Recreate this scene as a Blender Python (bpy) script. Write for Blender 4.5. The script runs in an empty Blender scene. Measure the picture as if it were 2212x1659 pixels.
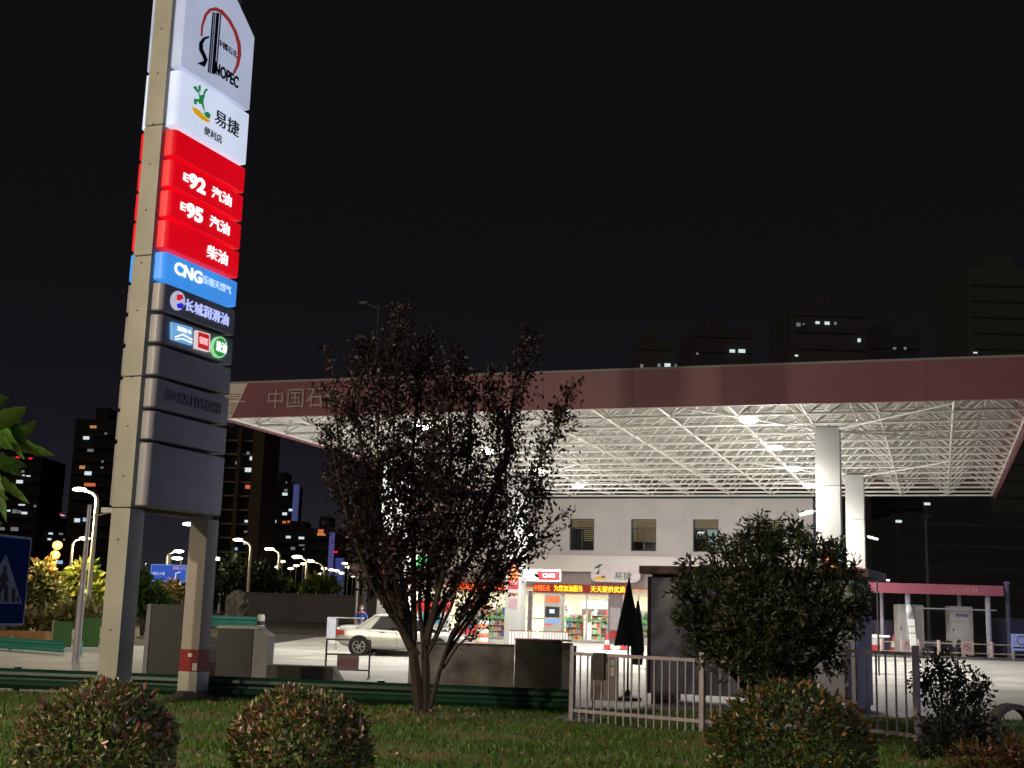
import bpy, bmesh, math, random
import numpy as np
from mathutils import Vector, Matrix
random.seed(7); RNG = np.random.default_rng(11)
SC = bpy.context.scene; COL = SC.collection
R = math.radians

# ---------------------------------------------------------------- camera
FPX, PIT, ROL = 2690.0, R(10.28), R(1.688)
EYE = Vector((0, 0, 1.7))
vF = Vector((0, math.cos(PIT), math.sin(PIT))); vU = Vector((0, -math.sin(PIT), math.cos(PIT))); vX = Vector((1, 0, 0))
cX = math.cos(ROL) * vX + math.sin(ROL) * vU; cY = -math.sin(ROL) * vX + math.cos(ROL) * vU
cam = bpy.data.cameras.new('camera'); camo = bpy.data.objects.new('camera', cam); COL.objects.link(camo)
M = Matrix((cX, cY, -vF)).transposed().to_4x4(); M.translation = EYE
camo.matrix_world = M
cam.sensor_width = 36; cam.lens = 36 * FPX / 2212; cam.clip_end = 3000; cam.clip_start = 0.1
SC.camera = camo

# ---------------------------------------------------------------- world, night sky
w = bpy.data.worlds.new('World'); SC.world = w; w.use_nodes = True
nt = w.node_tree; bg = nt.nodes['Background']
tc = nt.nodes.new('ShaderNodeTexCoord'); sx = nt.nodes.new('ShaderNodeSeparateXYZ'); cr = nt.nodes.new('ShaderNodeValToRGB')
nt.links.new(tc.outputs['Generated'], sx.inputs[0]); nt.links.new(sx.outputs['Z'], cr.inputs[0]); nt.links.new(cr.outputs[0], bg.inputs[0])
cr.color_ramp.elements[0].position = 0.0; cr.color_ramp.elements[0].color = (0.021, 0.019, 0.026, 1)
cr.color_ramp.elements[1].position = 0.5; cr.color_ramp.elements[1].color = (0.0045, 0.0042, 0.0047, 1)
e = cr.color_ramp.elements.new(0.12); e.color = (0.0088, 0.0082, 0.0118, 1)
e = cr.color_ramp.elements.new(0.25); e.color = (0.0054, 0.0048, 0.0056, 1)
bg.inputs[1].default_value = 1.0
# added fill sun for broad street light, weak, from behind the left shoulder
sun = bpy.data.lights.new('night_fill', 'SUN'); sun.energy = 0.36; sun.angle = R(45); sun.color = (1.0, 0.84, 0.66)
so = bpy.data.objects.new('night_fill', sun); COL.objects.link(so)
def aim(o, d): o.rotation_euler = Vector(d).to_track_quat('-Z', 'Y').to_euler()
aim(so, (0.64, 0.77, -0.72))
SC.view_settings.view_transform = 'Standard'; SC.view_settings.look = 'None'
SC.view_settings.exposure = 0; SC.view_settings.gamma = 1
cy = SC.cycles
cy.use_adaptive_sampling = True; cy.adaptive_threshold = 0.03; cy.use_denoising = True
cy.max_bounces = 6; cy.diffuse_bounces = 3; cy.glossy_bounces = 3; cy.transmission_bounces = 4; cy.transparent_max_bounces = 8
cy.sample_clamp_indirect = 4

# ---------------------------------------------------------------- measuring from the photo (2212 x 1659 reading)
def ray(u, v): return vF + cX * ((u - 1106) / FPX) + cY * ((829.5 - v) / FPX)
def G(u, v, z=0.0):
    d = ray(u, v); return EYE + d * ((z - 1.7) / d.z)
def D(u, v, y):
    d = ray(u, v); return EYE + d * (y / d.y)
def onplane(u, v, P0, n):
    d = ray(u, v); return EYE + d * ((P0 - EYE).dot(n) / d.dot(n))
def hz(u): return 1284.96 + u * 0.02948

# ---------------------------------------------------------------- materials
MATS = {}
def lin(c): return tuple(((x / 255) / 12.92 if x / 255 <= 0.04045 else ((x / 255 + 0.055) / 1.055) ** 2.4) for x in c)
def mat(name, col, rough=0.6, metal=0.0, emit=None, es=1.0, var=0.25, scale=6.0, bump=0.0, spec=0.5, detail=5.0, col2=None, coord='Object'):
    if name in MATS: return MATS[name]
    m = bpy.data.materials.new(name); m.use_nodes = True; n = m.node_tree; b = n.nodes['Principled BSDF']
    b.inputs['Roughness'].default_value = rough; b.inputs['Metallic'].default_value = metal
    b.inputs['Specular IOR Level'].default_value = spec
    t = n.nodes.new('ShaderNodeTexCoord'); no = n.nodes.new('ShaderNodeTexNoise'); no.inputs['Scale'].default_value = scale; no.inputs['Detail'].default_value = detail
    n.links.new(t.outputs[coord], no.inputs['Vector'])
    r = n.nodes.new('ShaderNodeValToRGB'); r.color_ramp.elements[0].position = 0.3; r.color_ramp.elements[1].position = 0.7
    c2 = col2 if col2 else tuple(x * (1 - var) for x in col)
    r.color_ramp.elements[0].color = (*c2, 1); r.color_ramp.elements[1].color = (*col, 1)
    n.links.new(no.outputs[0], r.inputs[0]); n.links.new(r.outputs[0], b.inputs['Base Color'])
    if bump:
        bp = n.nodes.new('ShaderNodeBump'); bp.inputs['Strength'].default_value = bump; bp.inputs['Distance'].default_value = 0.02
        n.links.new(no.outputs[0], bp.inputs['Height']); n.links.new(bp.outputs[0], b.inputs['Normal'])
    if emit:
        b.inputs['Emission Color'].default_value = (*emit, 1); b.inputs['Emission Strength'].default_value = es
        if var and es <= 2:
            mx = n.nodes.new('ShaderNodeMapRange'); mx.inputs['To Min'].default_value = es * (1 - var * 0.5); mx.inputs['To Max'].default_value = es
            n.links.new(no.outputs[0], mx.inputs['Value']); n.links.new(mx.outputs[0], b.inputs['Emission Strength'])
    MATS[name] = m; return m
def glow(name, c, es=1.0, var=0.15, scale=1.2):
    return mat(name, tuple(x * 0.5 + 0.02 for x in c), 0.45, emit=c, es=es, var=var, scale=scale, detail=1)
def leafmat(name, rough=0.45, trans=0.25):
    if name in MATS: return MATS[name]
    m = bpy.data.materials.new(name); m.use_nodes = True; n = m.node_tree; b = n.nodes['Principled BSDF']; out = n.nodes['Material Output']
    a = n.nodes.new('ShaderNodeAttribute'); a.attribute_name = 'leafcol'
    n.links.new(a.outputs['Color'], b.inputs['Base Color']); b.inputs['Roughness'].default_value = rough
    tr = n.nodes.new('ShaderNodeBsdfTranslucent'); n.links.new(a.outputs['Color'], tr.inputs[0])
    mx = n.nodes.new('ShaderNodeMixShader'); mx.inputs[0].default_value = trans
    n.links.new(b.outputs[0], mx.inputs[1]); n.links.new(tr.outputs[0], mx.inputs[2]); n.links.new(mx.outputs[0], out.inputs[0])
    MATS[name] = m; return m
def glassmat():
    m = bpy.data.materials.new('clear_glass'); m.use_nodes = True; n = m.node_tree; out = n.nodes['Material Output']; n.nodes.remove(n.nodes['Principled BSDF'])
    a = n.nodes.new('ShaderNodeBsdfTransparent'); a.inputs[0].default_value = (0.93, 0.97, 0.96, 1); g = n.nodes.new('ShaderNodeBsdfGlossy'); g.inputs['Roughness'].default_value = 0.03
    f = n.nodes.new('ShaderNodeFresnel'); f.inputs[0].default_value = 1.35
    mx = n.nodes.new('ShaderNodeMixShader'); n.links.new(f.outputs[0], mx.inputs[0]); n.links.new(a.outputs[0], mx.inputs[1]); n.links.new(g.outputs[0], mx.inputs[2]); n.links.new(mx.outputs[0], out.inputs[0])
    return m
GLASS = glassmat()
def panelmat(name, col, emit, es, step=0.0): return glow(name, emit, es)
WHITE = mat('white_paint', (0.72, 0.72, 0.70), 0.5, var=0.1, scale=2)
STEELW = mat('white_steel', (0.76, 0.75, 0.70), 0.5, var=0.15, scale=3)
GREYM = mat('grey_metal', (0.42, 0.40, 0.40), 0.45, 0.3, var=0.25, scale=5)
DARK = mat('dark_plastic', (0.03, 0.03, 0.032), 0.5)
BLACKL = mat('black_letter', (0.012, 0.012, 0.02), 0.5)
RUBBER = mat('rubber', (0.02, 0.02, 0.02), 0.8)
BARK = mat('bark', (0.05, 0.034, 0.022), 0.9, var=0.5, scale=14, bump=0.6)
CONC = mat('old_concrete', (0.25, 0.225, 0.205), 0.9, var=0.75, scale=2.2, bump=0.5, detail=9)
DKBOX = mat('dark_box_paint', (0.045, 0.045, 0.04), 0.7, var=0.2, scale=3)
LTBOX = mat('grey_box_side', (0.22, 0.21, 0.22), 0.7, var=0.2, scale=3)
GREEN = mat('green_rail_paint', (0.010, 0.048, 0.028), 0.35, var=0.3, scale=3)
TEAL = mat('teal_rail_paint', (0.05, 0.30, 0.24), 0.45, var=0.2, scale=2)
REDP = mat('red_paint', (0.55, 0.03, 0.04), 0.5, var=0.15)

# ---------------------------------------------------------------- mesh helpers
class MB:
    def __init__(s, M=None): s.v = []; s.f = []; s.M = M; s.c = []; s.col = None
    def add(s, vs, fs):
        o = len(s.v)
        for p in vs:
            p = Vector(p); s.v.append(s.M @ p if s.M is not None else p)
            if s.col is not None: s.c.append((*s.col, 1))
        s.f += [tuple(i + o for i in f) for f in fs]; return s
    def box(s, x0, x1, y0, y1, z0, z1):
        return s.add([(x0, y0, z0), (x1, y0, z0), (x1, y1, z0), (x0, y1, z0), (x0, y0, z1), (x1, y0, z1), (x1, y1, z1), (x0, y1, z1)],
                     [(0, 3, 2, 1), (4, 5, 6, 7), (0, 1, 5, 4), (1, 2, 6, 5), (2, 3, 7, 6), (3, 0, 4, 7)])
    def tube(s, p, q, r, n=8, r2=None, cap=True):
        p = Vector(p); q = Vector(q); d = (q - p)
        if d.length < 1e-6: return s
        d.normalize(); a = d.cross(Vector((0, 0, 1)) if abs(d.z) < 0.95 else Vector((1, 0, 0))).normalized(); b = d.cross(a)
        r2 = r if r2 is None else r2; vs = []
        for (c, rr) in ((p, r), (q, r2)):
            for i in range(n): t = 2 * math.pi * i / n; vs.append(c + a * (rr * math.cos(t)) + b * (rr * math.sin(t)))
        fs = [(i, (i + 1) % n, n + (i + 1) % n, n + i) for i in range(n)]
        if cap: fs += [tuple(range(n - 1, -1, -1)), tuple(range(n, 2 * n))]
        return s.add(vs, fs)
    def path(s, pts, rad, n=7):
        pts = [Vector(p) for p in pts]; vs = []; N = len(pts)
        for k, c in enumerate(pts):
            d = (pts[min(k + 1, N - 1)] - pts[max(k - 1, 0)]).normalized()
            a = d.cross(Vector((0.13, 1, 0.2))).normalized(); b = d.cross(a); rr = rad[k] if isinstance(rad, (list, tuple)) else rad
            for i in range(n): t = 2 * math.pi * i / n; vs.append(c + a * (rr * math.cos(t)) + b * (rr * math.sin(t)))
        fs = [(k * n + i, k * n + (i + 1) % n, (k + 1) * n + (i + 1) % n, (k + 1) * n + i) for k in range(N - 1) for i in range(n)]
        fs += [tuple(range(n - 1, -1, -1)), tuple(range((N - 1) * n, N * n))]
        return s.add(vs, fs)
    def prism(s, poly, y0, y1):      # poly in local x,z; extruded along y
        n = len(poly); vs = [(x, y0, z) for x, z in poly] + [(x, y1, z) for x, z in poly]
        fs = [tuple(range(n)), tuple(range(2 * n - 1, n - 1, -1))] + [((i + 1) % n, i, n + i, n + (i + 1) % n) for i in range(n)]
        return s.add(vs, fs)
    def sphere(s, c, rx, ry=None, rz=None, n=12, m=8):
        ry = ry or rx; rz = rz or rx; vs = [(c[0], c[1], c[2] - rz)]; fs = []
        for j in range(1, m):
            a = math.pi * j / m
            for i in range(n): t = 2 * math.pi * i / n; vs.append((c[0] + rx * math.sin(a) * math.cos(t), c[1] + ry * math.sin(a) * math.sin(t), c[2] - rz * math.cos(a)))
        vs.append((c[0], c[1], c[2] + rz)); L = len(vs) - 1
        fs += [(0, 1 + (i + 1) % n, 1 + i) for i in range(n)]
        for j in range(m - 2):
            for i in range(n): a = 1 + j * n + i; b = 1 + j * n + (i + 1) % n; fs.append((a, b, b + n, a + n))
        fs += [(1 + (m - 2) * n + i, 1 + (m - 2) * n + (i + 1) % n, L) for i in range(n)]
        return s.add(vs, fs)
    def lathe(s, prof, c=(0, 0, 0), n=16):
        vs = []; K = len(prof)
        for r, z in prof:
            for i in range(n): t = 2 * math.pi * i / n; vs.append((c[0] + r * math.cos(t), c[1] + r * math.sin(t), c[2] + z))
        fs = [(k * n + i, k * n + (i + 1) % n, (k + 1) * n + (i + 1) % n, (k + 1) * n + i) for k in range(K - 1) for i in range(n)]
        fs += [tuple(range(n - 1, -1, -1)), tuple(range((K - 1) * n, K * n))]
        return s.add(vs, fs)
    def build(s, name, m, parent=None, bevel=0.0, smooth=True):
        org = worg(parent) if parent else (s.org if hasattr(s, 'org') else Vector((0, 0, 0)))
        me = bpy.data.meshes.new(name); me.from_pydata([tuple(v - org) for v in s.v], [], s.f)
        if s.c:
            a = me.attributes.new('leafcol', 'FLOAT_COLOR', 'POINT'); a.data.foreach_set('color', np.array(s.c, dtype=np.float32).ravel())
        me.materials.append(m)
        if bevel:
            bm = bmesh.new(); bm.from_mesh(me); bmesh.ops.remove_doubles(bm, verts=bm.verts, dist=1e-5)
            bmesh.ops.bevel(bm, geom=[e for e in bm.edges if len(e.link_faces) == 2 and e.calc_face_angle(0) > 0.6], offset=bevel, segments=2, profile=0.7, affect='EDGES')
            bm.to_mesh(me); bm.free()
        if smooth: me.shade_smooth(); me.set_sharp_from_angle(angle=R(35))
        o = bpy.data.objects.new(name, me); COL.objects.link(o)
        if parent: o.parent = parent
        else: o.location = org
        return o
def worg(o):
    p = Vector((0, 0, 0))
    while o: p = p + o.location; o = o.parent
    return p
def thing(name, loc, label, cat, group=None, kind=None):
    o = bpy.data.objects.new(name, None); COL.objects.link(o); o.location = loc; o.empty_display_size = 0.2
    return tag(o, label, cat, group, kind)
def tag(o, label=None, cat=None, group=None, kind=None):
    if label: o['label'] = label
    if cat: o['category'] = cat
    if group: o['group'] = group
    if kind: o['kind'] = kind
    return o
def frame(P, yaw):   # local x = right, y = away, yaw turns the right end towards the camera
    c, s = math.cos(yaw), math.sin(yaw)
    return Matrix(((c, s, 0, P[0]), (-s, c, 0, P[1]), (0, 0, 1, P[2]), (0, 0, 0, 1)))
TXT = {}
def text(body, name, m, parent, O, ax, az, wd, ht, thick=0.02, bold=0.0, col=None):
    cjk = any(ord(c) > 0x2e80 for c in body); bb = bold; bold = 0.0 if cjk else bold; key = (body, bold)
    if key not in TXT:
        cu = bpy.data.curves.new('t', 'FONT'); cu.body = body; cu.size = 1; cu.offset = bold; cu.resolution_u = 3
        o = bpy.data.objects.new('t', cu); COL.objects.link(o); me = bpy.data.meshes.new_from_object(o)
        TXT[key] = ([tuple(v.co) for v in me.vertices], [tuple(p.vertices) for p in me.polygons])
        bpy.data.objects.remove(o); bpy.data.meshes.remove(me)
    vs, fs = TXT[key]
    xs = [v[0] for v in vs]; ys = [v[1] for v in vs]; x0, x1, y0, y1 = min(xs), max(xs), min(ys), max(ys)
    ax = Vector(ax); az = Vector(az); nn = ax.cross(az); O = Vector(O); P = []
    for k in (thick, 0.0):
        for v in vs: P.append(O + ax * (((v[0] - x0) / (x1 - x0) - 0.5) * wd) + az * (((v[1] - y0) / (y1 - y0) - 0.5) * ht) + nn * k)
    n = len(vs); F = [tuple(f) for f in fs]
    ec = {}
    for f in fs:
        for i in range(len(f)): ec.setdefault(frozenset((f[i], f[(i + 1) % len(f)])), []).append((f[i], f[(i + 1) % len(f)]))
    for k, l in ec.items():
        if len(l) == 1: a, b = l[0]; F.append((b, a, a + n, b + n))
    mb = MB(); mb.add(P, F)
    if cjk and bb > 0: mb.add([p + ax * (ht * bb * 1.6) + az * (ht * bb * .5) + nn * .002 for p in P], F)
    return mb.build(name, m, parent, smooth=False)
def plate(poly, name, m, parent, O, ax, az, thick=0.02, base=0.0):  # poly in ax,az metres about O
    ax = Vector(ax); az = Vector(az); nn = ax.cross(az); O = Vector(O); n = len(poly)
    vs = [O + ax * x + az * z + nn * (base + thick) for x, z in poly] + [O + ax * x + az * z + nn * base for x, z in poly]
    mb = MB(); mb.add(vs, [tuple(range(n)), tuple(range(2 * n - 1, n - 1, -1))] + [((i + 1) % n, i, n + i, n + (i + 1) % n) for i in range(n)])
    return mb.build(name, m, parent, smooth=False)
def rr(w, h, r, n=4):
    out = []
    for cx_, cz_, a0 in ((w / 2 - r, h / 2 - r, 0), (-w / 2 + r, h / 2 - r, 90), (-w / 2 + r, -h / 2 + r, 180), (w / 2 - r, -h / 2 + r, 270)):
        for k in range(n + 1): a = R(a0 + 90 * k / n); out.append((cx_ + r * math.cos(a), cz_ + r * math.sin(a)))
    return out
def ell(cx_, cz_, rx, rz, n=20, tilt=0.0):
    c, s = math.cos(tilt), math.sin(tilt); o = []
    for i in range(n): t = 2 * math.pi * i / n; x, z = rx * math.cos(t), rz * math.sin(t); o.append((cx_ + x * c - z * s, cz_ + x * s + z * c))
    return o
def stroke(pts, wds):  # a ribbon outline round a polyline, as a polygon
    L = []; Rr = []
    for i, p in enumerate(pts):
        a = pts[max(i - 1, 0)]; b = pts[min(i + 1, len(pts) - 1)]; d = Vector((b[0] - a[0], b[1] - a[1])).normalized(); wv = wds[i] if isinstance(wds, (list, tuple)) else wds
        L.append((p[0] - d.y * wv / 2, p[1] + d.x * wv / 2)); Rr.append((p[0] + d.y * wv / 2, p[1] - d.x * wv / 2))
    return Rr + L[::-1]
def leaves(name, C, size, m, parent, cols, up=0.3, ratio=0.42, dirs=None, smul=None):
    C = np.asarray(C, dtype=np.float64); n = len(C)
    d = RNG.normal(size=(n, 3)); d[:, 2] += up
    if dirs is not None: d = d * 0.7 + dirs
    d /= np.linalg.norm(d, axis=1)[:, None]; a = RNG.normal(size=(n, 3)); a -= (a * d).sum(1)[:, None] * d; a /= np.linalg.norm(a, axis=1)[:, None]; nn = np.cross(d, a)
    s = size * RNG.uniform(0.65, 1.25, n)[:, None]
    if smul is not None: s = s * smul[:, None]
    V = np.stack([C, C + d * s * 0.5 + a * s * ratio * 0.5 + nn * s * 0.06, C + d * s, C + d * s * 0.5 - a * s * ratio * 0.5 + nn * s * 0.06], 1).reshape(-1, 3)
    V -= np.array(worg(parent)); me = bpy.data.meshes.new(name); me.vertices.add(n * 4); me.vertices.foreach_set('co', V.ravel())
    F = np.arange(n * 4).reshape(n, 4); T = np.concatenate([F[:, [0, 1, 2]], F[:, [0, 2, 3]]], 1).reshape(-1, 3); k = len(T)
    me.loops.add(k * 3); me.loops.foreach_set('vertex_index', T.ravel().astype(np.int32)); me.polygons.add(k); me.polygons.foreach_set('loop_start', np.arange(0, k * 3, 3, dtype=np.int32)); me.polygons.foreach_set('loop_total', np.full(k, 3, dtype=np.int32)); me.update(calc_edges=True)
    cols = np.asarray(cols); 
    c = cols[RNG.integers(0, len(cols), n)] * RNG.uniform(0.6, 1.3, (n, 1)) if cols.shape[0] != n or cols.shape[0] < 50 else cols
    c4 = np.concatenate([c, np.ones((n, 1))], 1).repeat(4, 0).astype(np.float32)
    at = me.attributes.new('leafcol', 'FLOAT_COLOR', 'POINT'); at.data.foreach_set('color', c4.ravel()); me.materials.append(m)
    o = bpy.data.objects.new(name, me); COL.objects.link(o); o.parent = parent; return o
LEAF = leafmat('leaf')
def point(name, loc, e, col, rad=0.15, parent=None, spot=None):
    l = bpy.data.lights.new(name, 'SPOT' if spot else 'POINT'); l.energy = e; l.color = col; l.shadow_soft_size = rad
    if spot: l.spot_size = R(spot); l.spot_blend = 0.6
    o = bpy.data.objects.new(name, l); COL.objects.link(o)
    o.location = Vector(loc) - (worg(parent) if parent else Vector((0, 0, 0)))
    if parent: o.parent = parent
    return o

# ================================================================ THE SETTING
asph = mat('asphalt', (0.052, 0.05, 0.05), 0.85, var=0.35, scale=0.8, bump=0.3, detail=12)
g = MB(); g.add([(-900, -60, -0.012), (900, -60, -0.012), (900, 1500, -0.012), (-900, 1500, -0.012)], [(0, 1, 2, 3)]); tag(g.build('ground', asph), kind='structure')
cm = mat('forecourt_concrete', (0.66, 0.64, 0.58), 0.75, var=0.34, scale=0.35, bump=0.15, detail=10, coord='Object')
n_ = cm.node_tree; bsdf = n_.nodes['Principled BSDF']; tcx = n_.nodes.new('ShaderNodeTexCoord')
mp = n_.nodes.new('ShaderNodeMapping'); mp.inputs['Rotation'].default_value = (0, 0, R(18.9)); n_.links.new(tcx.outputs['Object'], mp.inputs[0])
br = n_.nodes.new('ShaderNodeTexBrick'); br.offset = 0; br.inputs['Scale'].default_value = 1; br.inputs['Brick Width'].default_value = 5; br.inputs['Row Height'].default_value = 4.0; br.inputs['Mortar Size'].default_value = 0.02
br.inputs['Color1'].default_value = (1, 1, 1, 1); br.inputs['Color2'].default_value = (0.86, 0.86, 0.86, 1); br.inputs['Mortar'].default_value = (0.25, 0.25, 0.25, 1); n_.links.new(mp.outputs[0], br.inputs['Vector'])
src = bsdf.inputs['Base Color'].links[0].from_socket; mm = n_.nodes.new('ShaderNodeMixRGB'); mm.blend_type = 'MULTIPLY'; mm.inputs[0].default_value = 1; n_.links.new(src, mm.inputs[1]); n_.links.new(br.outputs[0], mm.inputs[2]); n_.links.new(mm.outputs[0], bsdf.inputs['Base Color'])
f = MB(); P_ = [(-45, 23), (60, 23), (60, 56), (24.5, 61.0), (16, 68), (-8, 76.5), (-9.8, 66), (-9.8, 50.8), (-18, 43.5), (-45, 43.0)]
f.add([(x, y, 0.0) for x, y in P_], [tuple(range(len(P_)))]); tag(f.build('forecourt_pavement', cm), kind='structure')
st_ = MB(); 
for k in range(34):
    x, y = random.uniform(-7, 16), random.uniform(38, 66); r_ = random.uniform(.15, .7); nn2 = 11; o_ = len(st_.v)
    st_.add([(x + r_ * random.uniform(.6, 1.2) * math.cos(2 * math.pi * i / nn2), y + r_ * .8 * random.uniform(.6, 1.2) * math.sin(2 * math.pi * i / nn2), .004) for i in range(nn2)], [tuple(range(nn2))])
tag(st_.build('pavement_stains', mat('oil_stain', (.16, .15, .13), .6, var=.4)), kind='structure')
ln_ = MB(frame(Vector((-9.0, 41.5, 0)), R(18.88)))
for k in range(3): ln_.box(1 + k * 9, 8 + k * 9, -1.0, -.86, .0035, .0045)
tag(ln_.build('painted_lane_line', mat('lane_yellow', (.45, .36, .12), .7, var=.5, scale=6)), kind='structure')
# lawn: an undulating sheet with blades on it
def lawnz(x, y): return 0.02 + 0.035 * math.sin(x * 1.3 + 0.4 * y) * math.cos(y * 0.9) + (0.12 * math.exp(-((x + 1.2) ** 2 + (y - 19.9) ** 2) / 0.35))
gm = bpy.data.materials.new('lawn_soil'); gm.use_nodes = True; n_ = gm.node_tree; b = n_.nodes['Principled BSDF']; b.inputs['Roughness'].default_value = 0.95
t_ = n_.nodes.new('ShaderNodeTexCoord'); a1 = n_.nodes.new('ShaderNodeTexNoise'); a1.inputs['Scale'].default_value = 0.9; a1.inputs['Detail'].default_value = 8; a1.inputs['Roughness'].default_value = 0.7
r1 = n_.nodes.new('ShaderNodeValToRGB'); r1.color_ramp.elements[0].position = 0.42; r1.color_ramp.elements[0].color = (0.09, 0.17, 0.028, 1); r1.color_ramp.elements[1].position = 0.62; r1.color_ramp.elements[1].color = (0.22, 0.125, 0.05, 1)
n_.links.new(t_.outputs['Object'], a1.inputs['Vector']); n_.links.new(a1.outputs[0], r1.inputs[0]); n_.links.new(r1.outputs[0], b.inputs['Base Color'])
bp = n_.nodes.new('ShaderNodeBump'); a2 = n_.nodes.new('ShaderNodeTexNoise'); a2.inputs['Scale'].default_value = 30; n_.links.new(t_.outputs['Object'], a2.inputs['Vector']); n_.links.new(a2.outputs[0], bp.inputs['Height']); bp.inputs['Strength'].default_value = 0.8; n_.links.new(bp.outputs[0], b.inputs['Normal'])
L = MB(); NX, NY = 90, 60; X0, X1, Y0, Y1 = -22.0, 26.0, 2.0, 22.9
for j in range(NY + 1):
    for i in range(NX + 1):
        x = X0 + (X1 - X0) * i / NX; y = Y0 + (Y1 - Y0) * j / NY; L.v.append(Vector((x, y, lawnz(x, y) if 0 < i < NX and 0 < j < NY else -0.05)))
L.f = [(j * (NX + 1) + i, j * (NX + 1) + i + 1, (j + 1) * (NX + 1) + i + 1, (j + 1) * (NX + 1) + i) for j in range(NY) for i in range(NX)]
tag(L.build('lawn', gm), kind='structure')
def grass():
    n = 110000; y = RNG.uniform(11.5, 22.7, n); x = RNG.uniform(-0.45, 0.45, n) * y * 1.03
    k = np.sin(x * 2.1 + 1.3 * np.sin(y * 1.7)) + np.cos(y * 2.7 + x * 0.8) + RNG.normal(0, 0.55, n)
    keep = ((k > -0.35) | (RNG.uniform(0, 1, n) < .22)) & (np.hypot(x + 1.2, (y - 19.7)) > RNG.uniform(0.25, 0.75, n)); x = x[keep]; y = y[keep]; n = len(x)
    z = np.array([lawnz(a, b_) for a, b_ in zip(x, y)]); h = RNG.uniform(0.025, 0.085, n); th = RNG.uniform(0, 6.283, n); wd = RNG.uniform(0.006, 0.013, n)
    lx = RNG.normal(0, 0.5, n) * h; ly = RNG.normal(0, 0.5, n) * h; ca, sa = np.cos(th) * wd, np.sin(th) * wd
    V = np.stack([np.stack([x - ca, y - sa, z], 1), np.stack([x + ca, y + sa, z], 1), np.stack([x + lx, y + ly, z + h], 1)], 1).reshape(-1, 3)
    me = bpy.data.meshes.new('grass'); me.vertices.add(n * 3); me.vertices.foreach_set('co', V.ravel()); me.loops.add(n * 3); me.loops.foreach_set('vertex_index', np.arange(n * 3, dtype=np.int32)); me.polygons.add(n)
    me.polygons.foreach_set('loop_start', np.arange(0, n * 3, 3, dtype=np.int32)); me.polygons.foreach_set('loop_total', np.full(n, 3, dtype=np.int32)); me.update(calc_edges=True)
    base = np.array([[0.09, 0.20, 0.028], [0.13, 0.25, 0.04], [0.055, 0.14, 0.025], [0.24, 0.17, 0.06]])
    c = base[RNG.choice(4, n, p=[.4, .3, .2, .1])] * RNG.uniform(.7, 1.3, (n, 1)); c4 = np.concatenate([c, np.ones((n, 1))], 1).repeat(3, 0).astype(np.float32)
    a = me.attributes.new('leafcol', 'FLOAT_COLOR', 'POINT'); a.data.foreach_set('color', c4.ravel()); me.materials.append(LEAF)
    o = bpy.data.objects.new('grass', me); COL.objects.link(o); tag(o, 'short mown grass with bare brown patches in the foreground', 'grass', kind='stuff')
grass()
lit = thing('fallen_leaves', (0, 0, 0), 'dry brown leaves scattered over the foreground lawn', 'leaf litter', kind='stuff')
n = 900; yy = RNG.uniform(12.5, 21.5, n); xx = RNG.uniform(-.42, .42, n) * yy
k = RNG.uniform(0, 1, n) < 0.35; xx[k] = -1.2 + RNG.normal(0, .6, k.sum()); yy[k] = 19.4 + RNG.normal(0, .5, k.sum())
leaves('leaf_scatter', np.stack([xx, yy, np.array([lawnz(a, b_) for a, b_ in zip(xx, yy)]) + .03], 1), 0.07, LEAF, lit, [(.30, .13, .05), (.40, .22, .10), (.18, .07, .03), (.5, .35, .2)], up=-0.1, ratio=.6)

# ================================================================ PYLON SIGN
YP = R(22.5); Pf = G(421, 1520); Pf.z = 0
PM = Matrix(((math.sin(YP), -math.cos(YP), 0, Pf.x), (math.cos(YP), math.sin(YP), 0, Pf.y), (0, 0, 1, 0), (0, 0, 0, 1)))  # x: into depth, y: away from the panel face
nPyl = Vector((math.cos(YP), -math.sin(YP), 0)); sPyl = Vector((math.sin(YP), math.cos(YP), 0)); ZZ = Vector((0, 0, 1))
def pyl(u, v):
    p = onplane(u, v, Pf, nPyl); return (p - Pf).dot(sPyl), p.z
khaki = mat('pylon_cladding', (0.40, 0.39, 0.33), 0.55, 0.0, var=0.25, scale=1.1, detail=9)
pylon = thing('pylon_sign', Pf + sPyl * -1.0, 'tall gas station pylon with lit white, red and blue panels on two clad legs', 'sign')
TH = 0.37
s0, _ = pyl(251, 1466); s1, _ = pyl(284, 1466)
def clad(name, xa, xb, za, zb, m=khaki): MB(PM).box(xa, xb, 0, TH, za, zb).build(name, m, pylon, bevel=0.02)
zs = [0, pyl(251, 1093)[1], pyl(300, 811)[1], pyl(320, 545)[1] - .02, pyl(352, 269)[1], 14.6]
for i in range(5):
    clad('leg' if i == 0 else 'column_cladding', s0 + .0, s1 - (0.0 if i == 0 else 0.1), zs[i] + (0.015 if i else 0), zs[i + 1] - .0)
MB(PM).box(s0 + .03, s1 - .13, .03, TH - .03, 0.1, 14.5).build('steel_core', DARK, pylon)
fb, _ = pyl(447, 1500)
zb1 = 0.33
legw = mat('leg_cladding', (0.42, 0.37, 0.31), 0.6, var=0.15, scale=1.5)
MB(PM).box(0.0, fb, 0, TH, 0.52 + .36, zs[1] - .02).build('leg', legw, pylon, bevel=0.02)
MB(PM).box(-0.01, fb + .01, -.01, TH + .01, 0.18, .52).build('leg_base', khaki, pylon, bevel=0.015)
MB(PM).box(-0.004, fb, 0, TH, .522, .878).build('red_band', mat('red_band', (.30, .02, .02), .4), pylon)
MB(PM).box(-.012, -.0045, .01, .10, .54, .66).build('white_patch', WHITE, pylon); MB(PM).box(-.012, -.0045, .12, .2, .76, .82).build('white_patch', WHITE, pylon)
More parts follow.
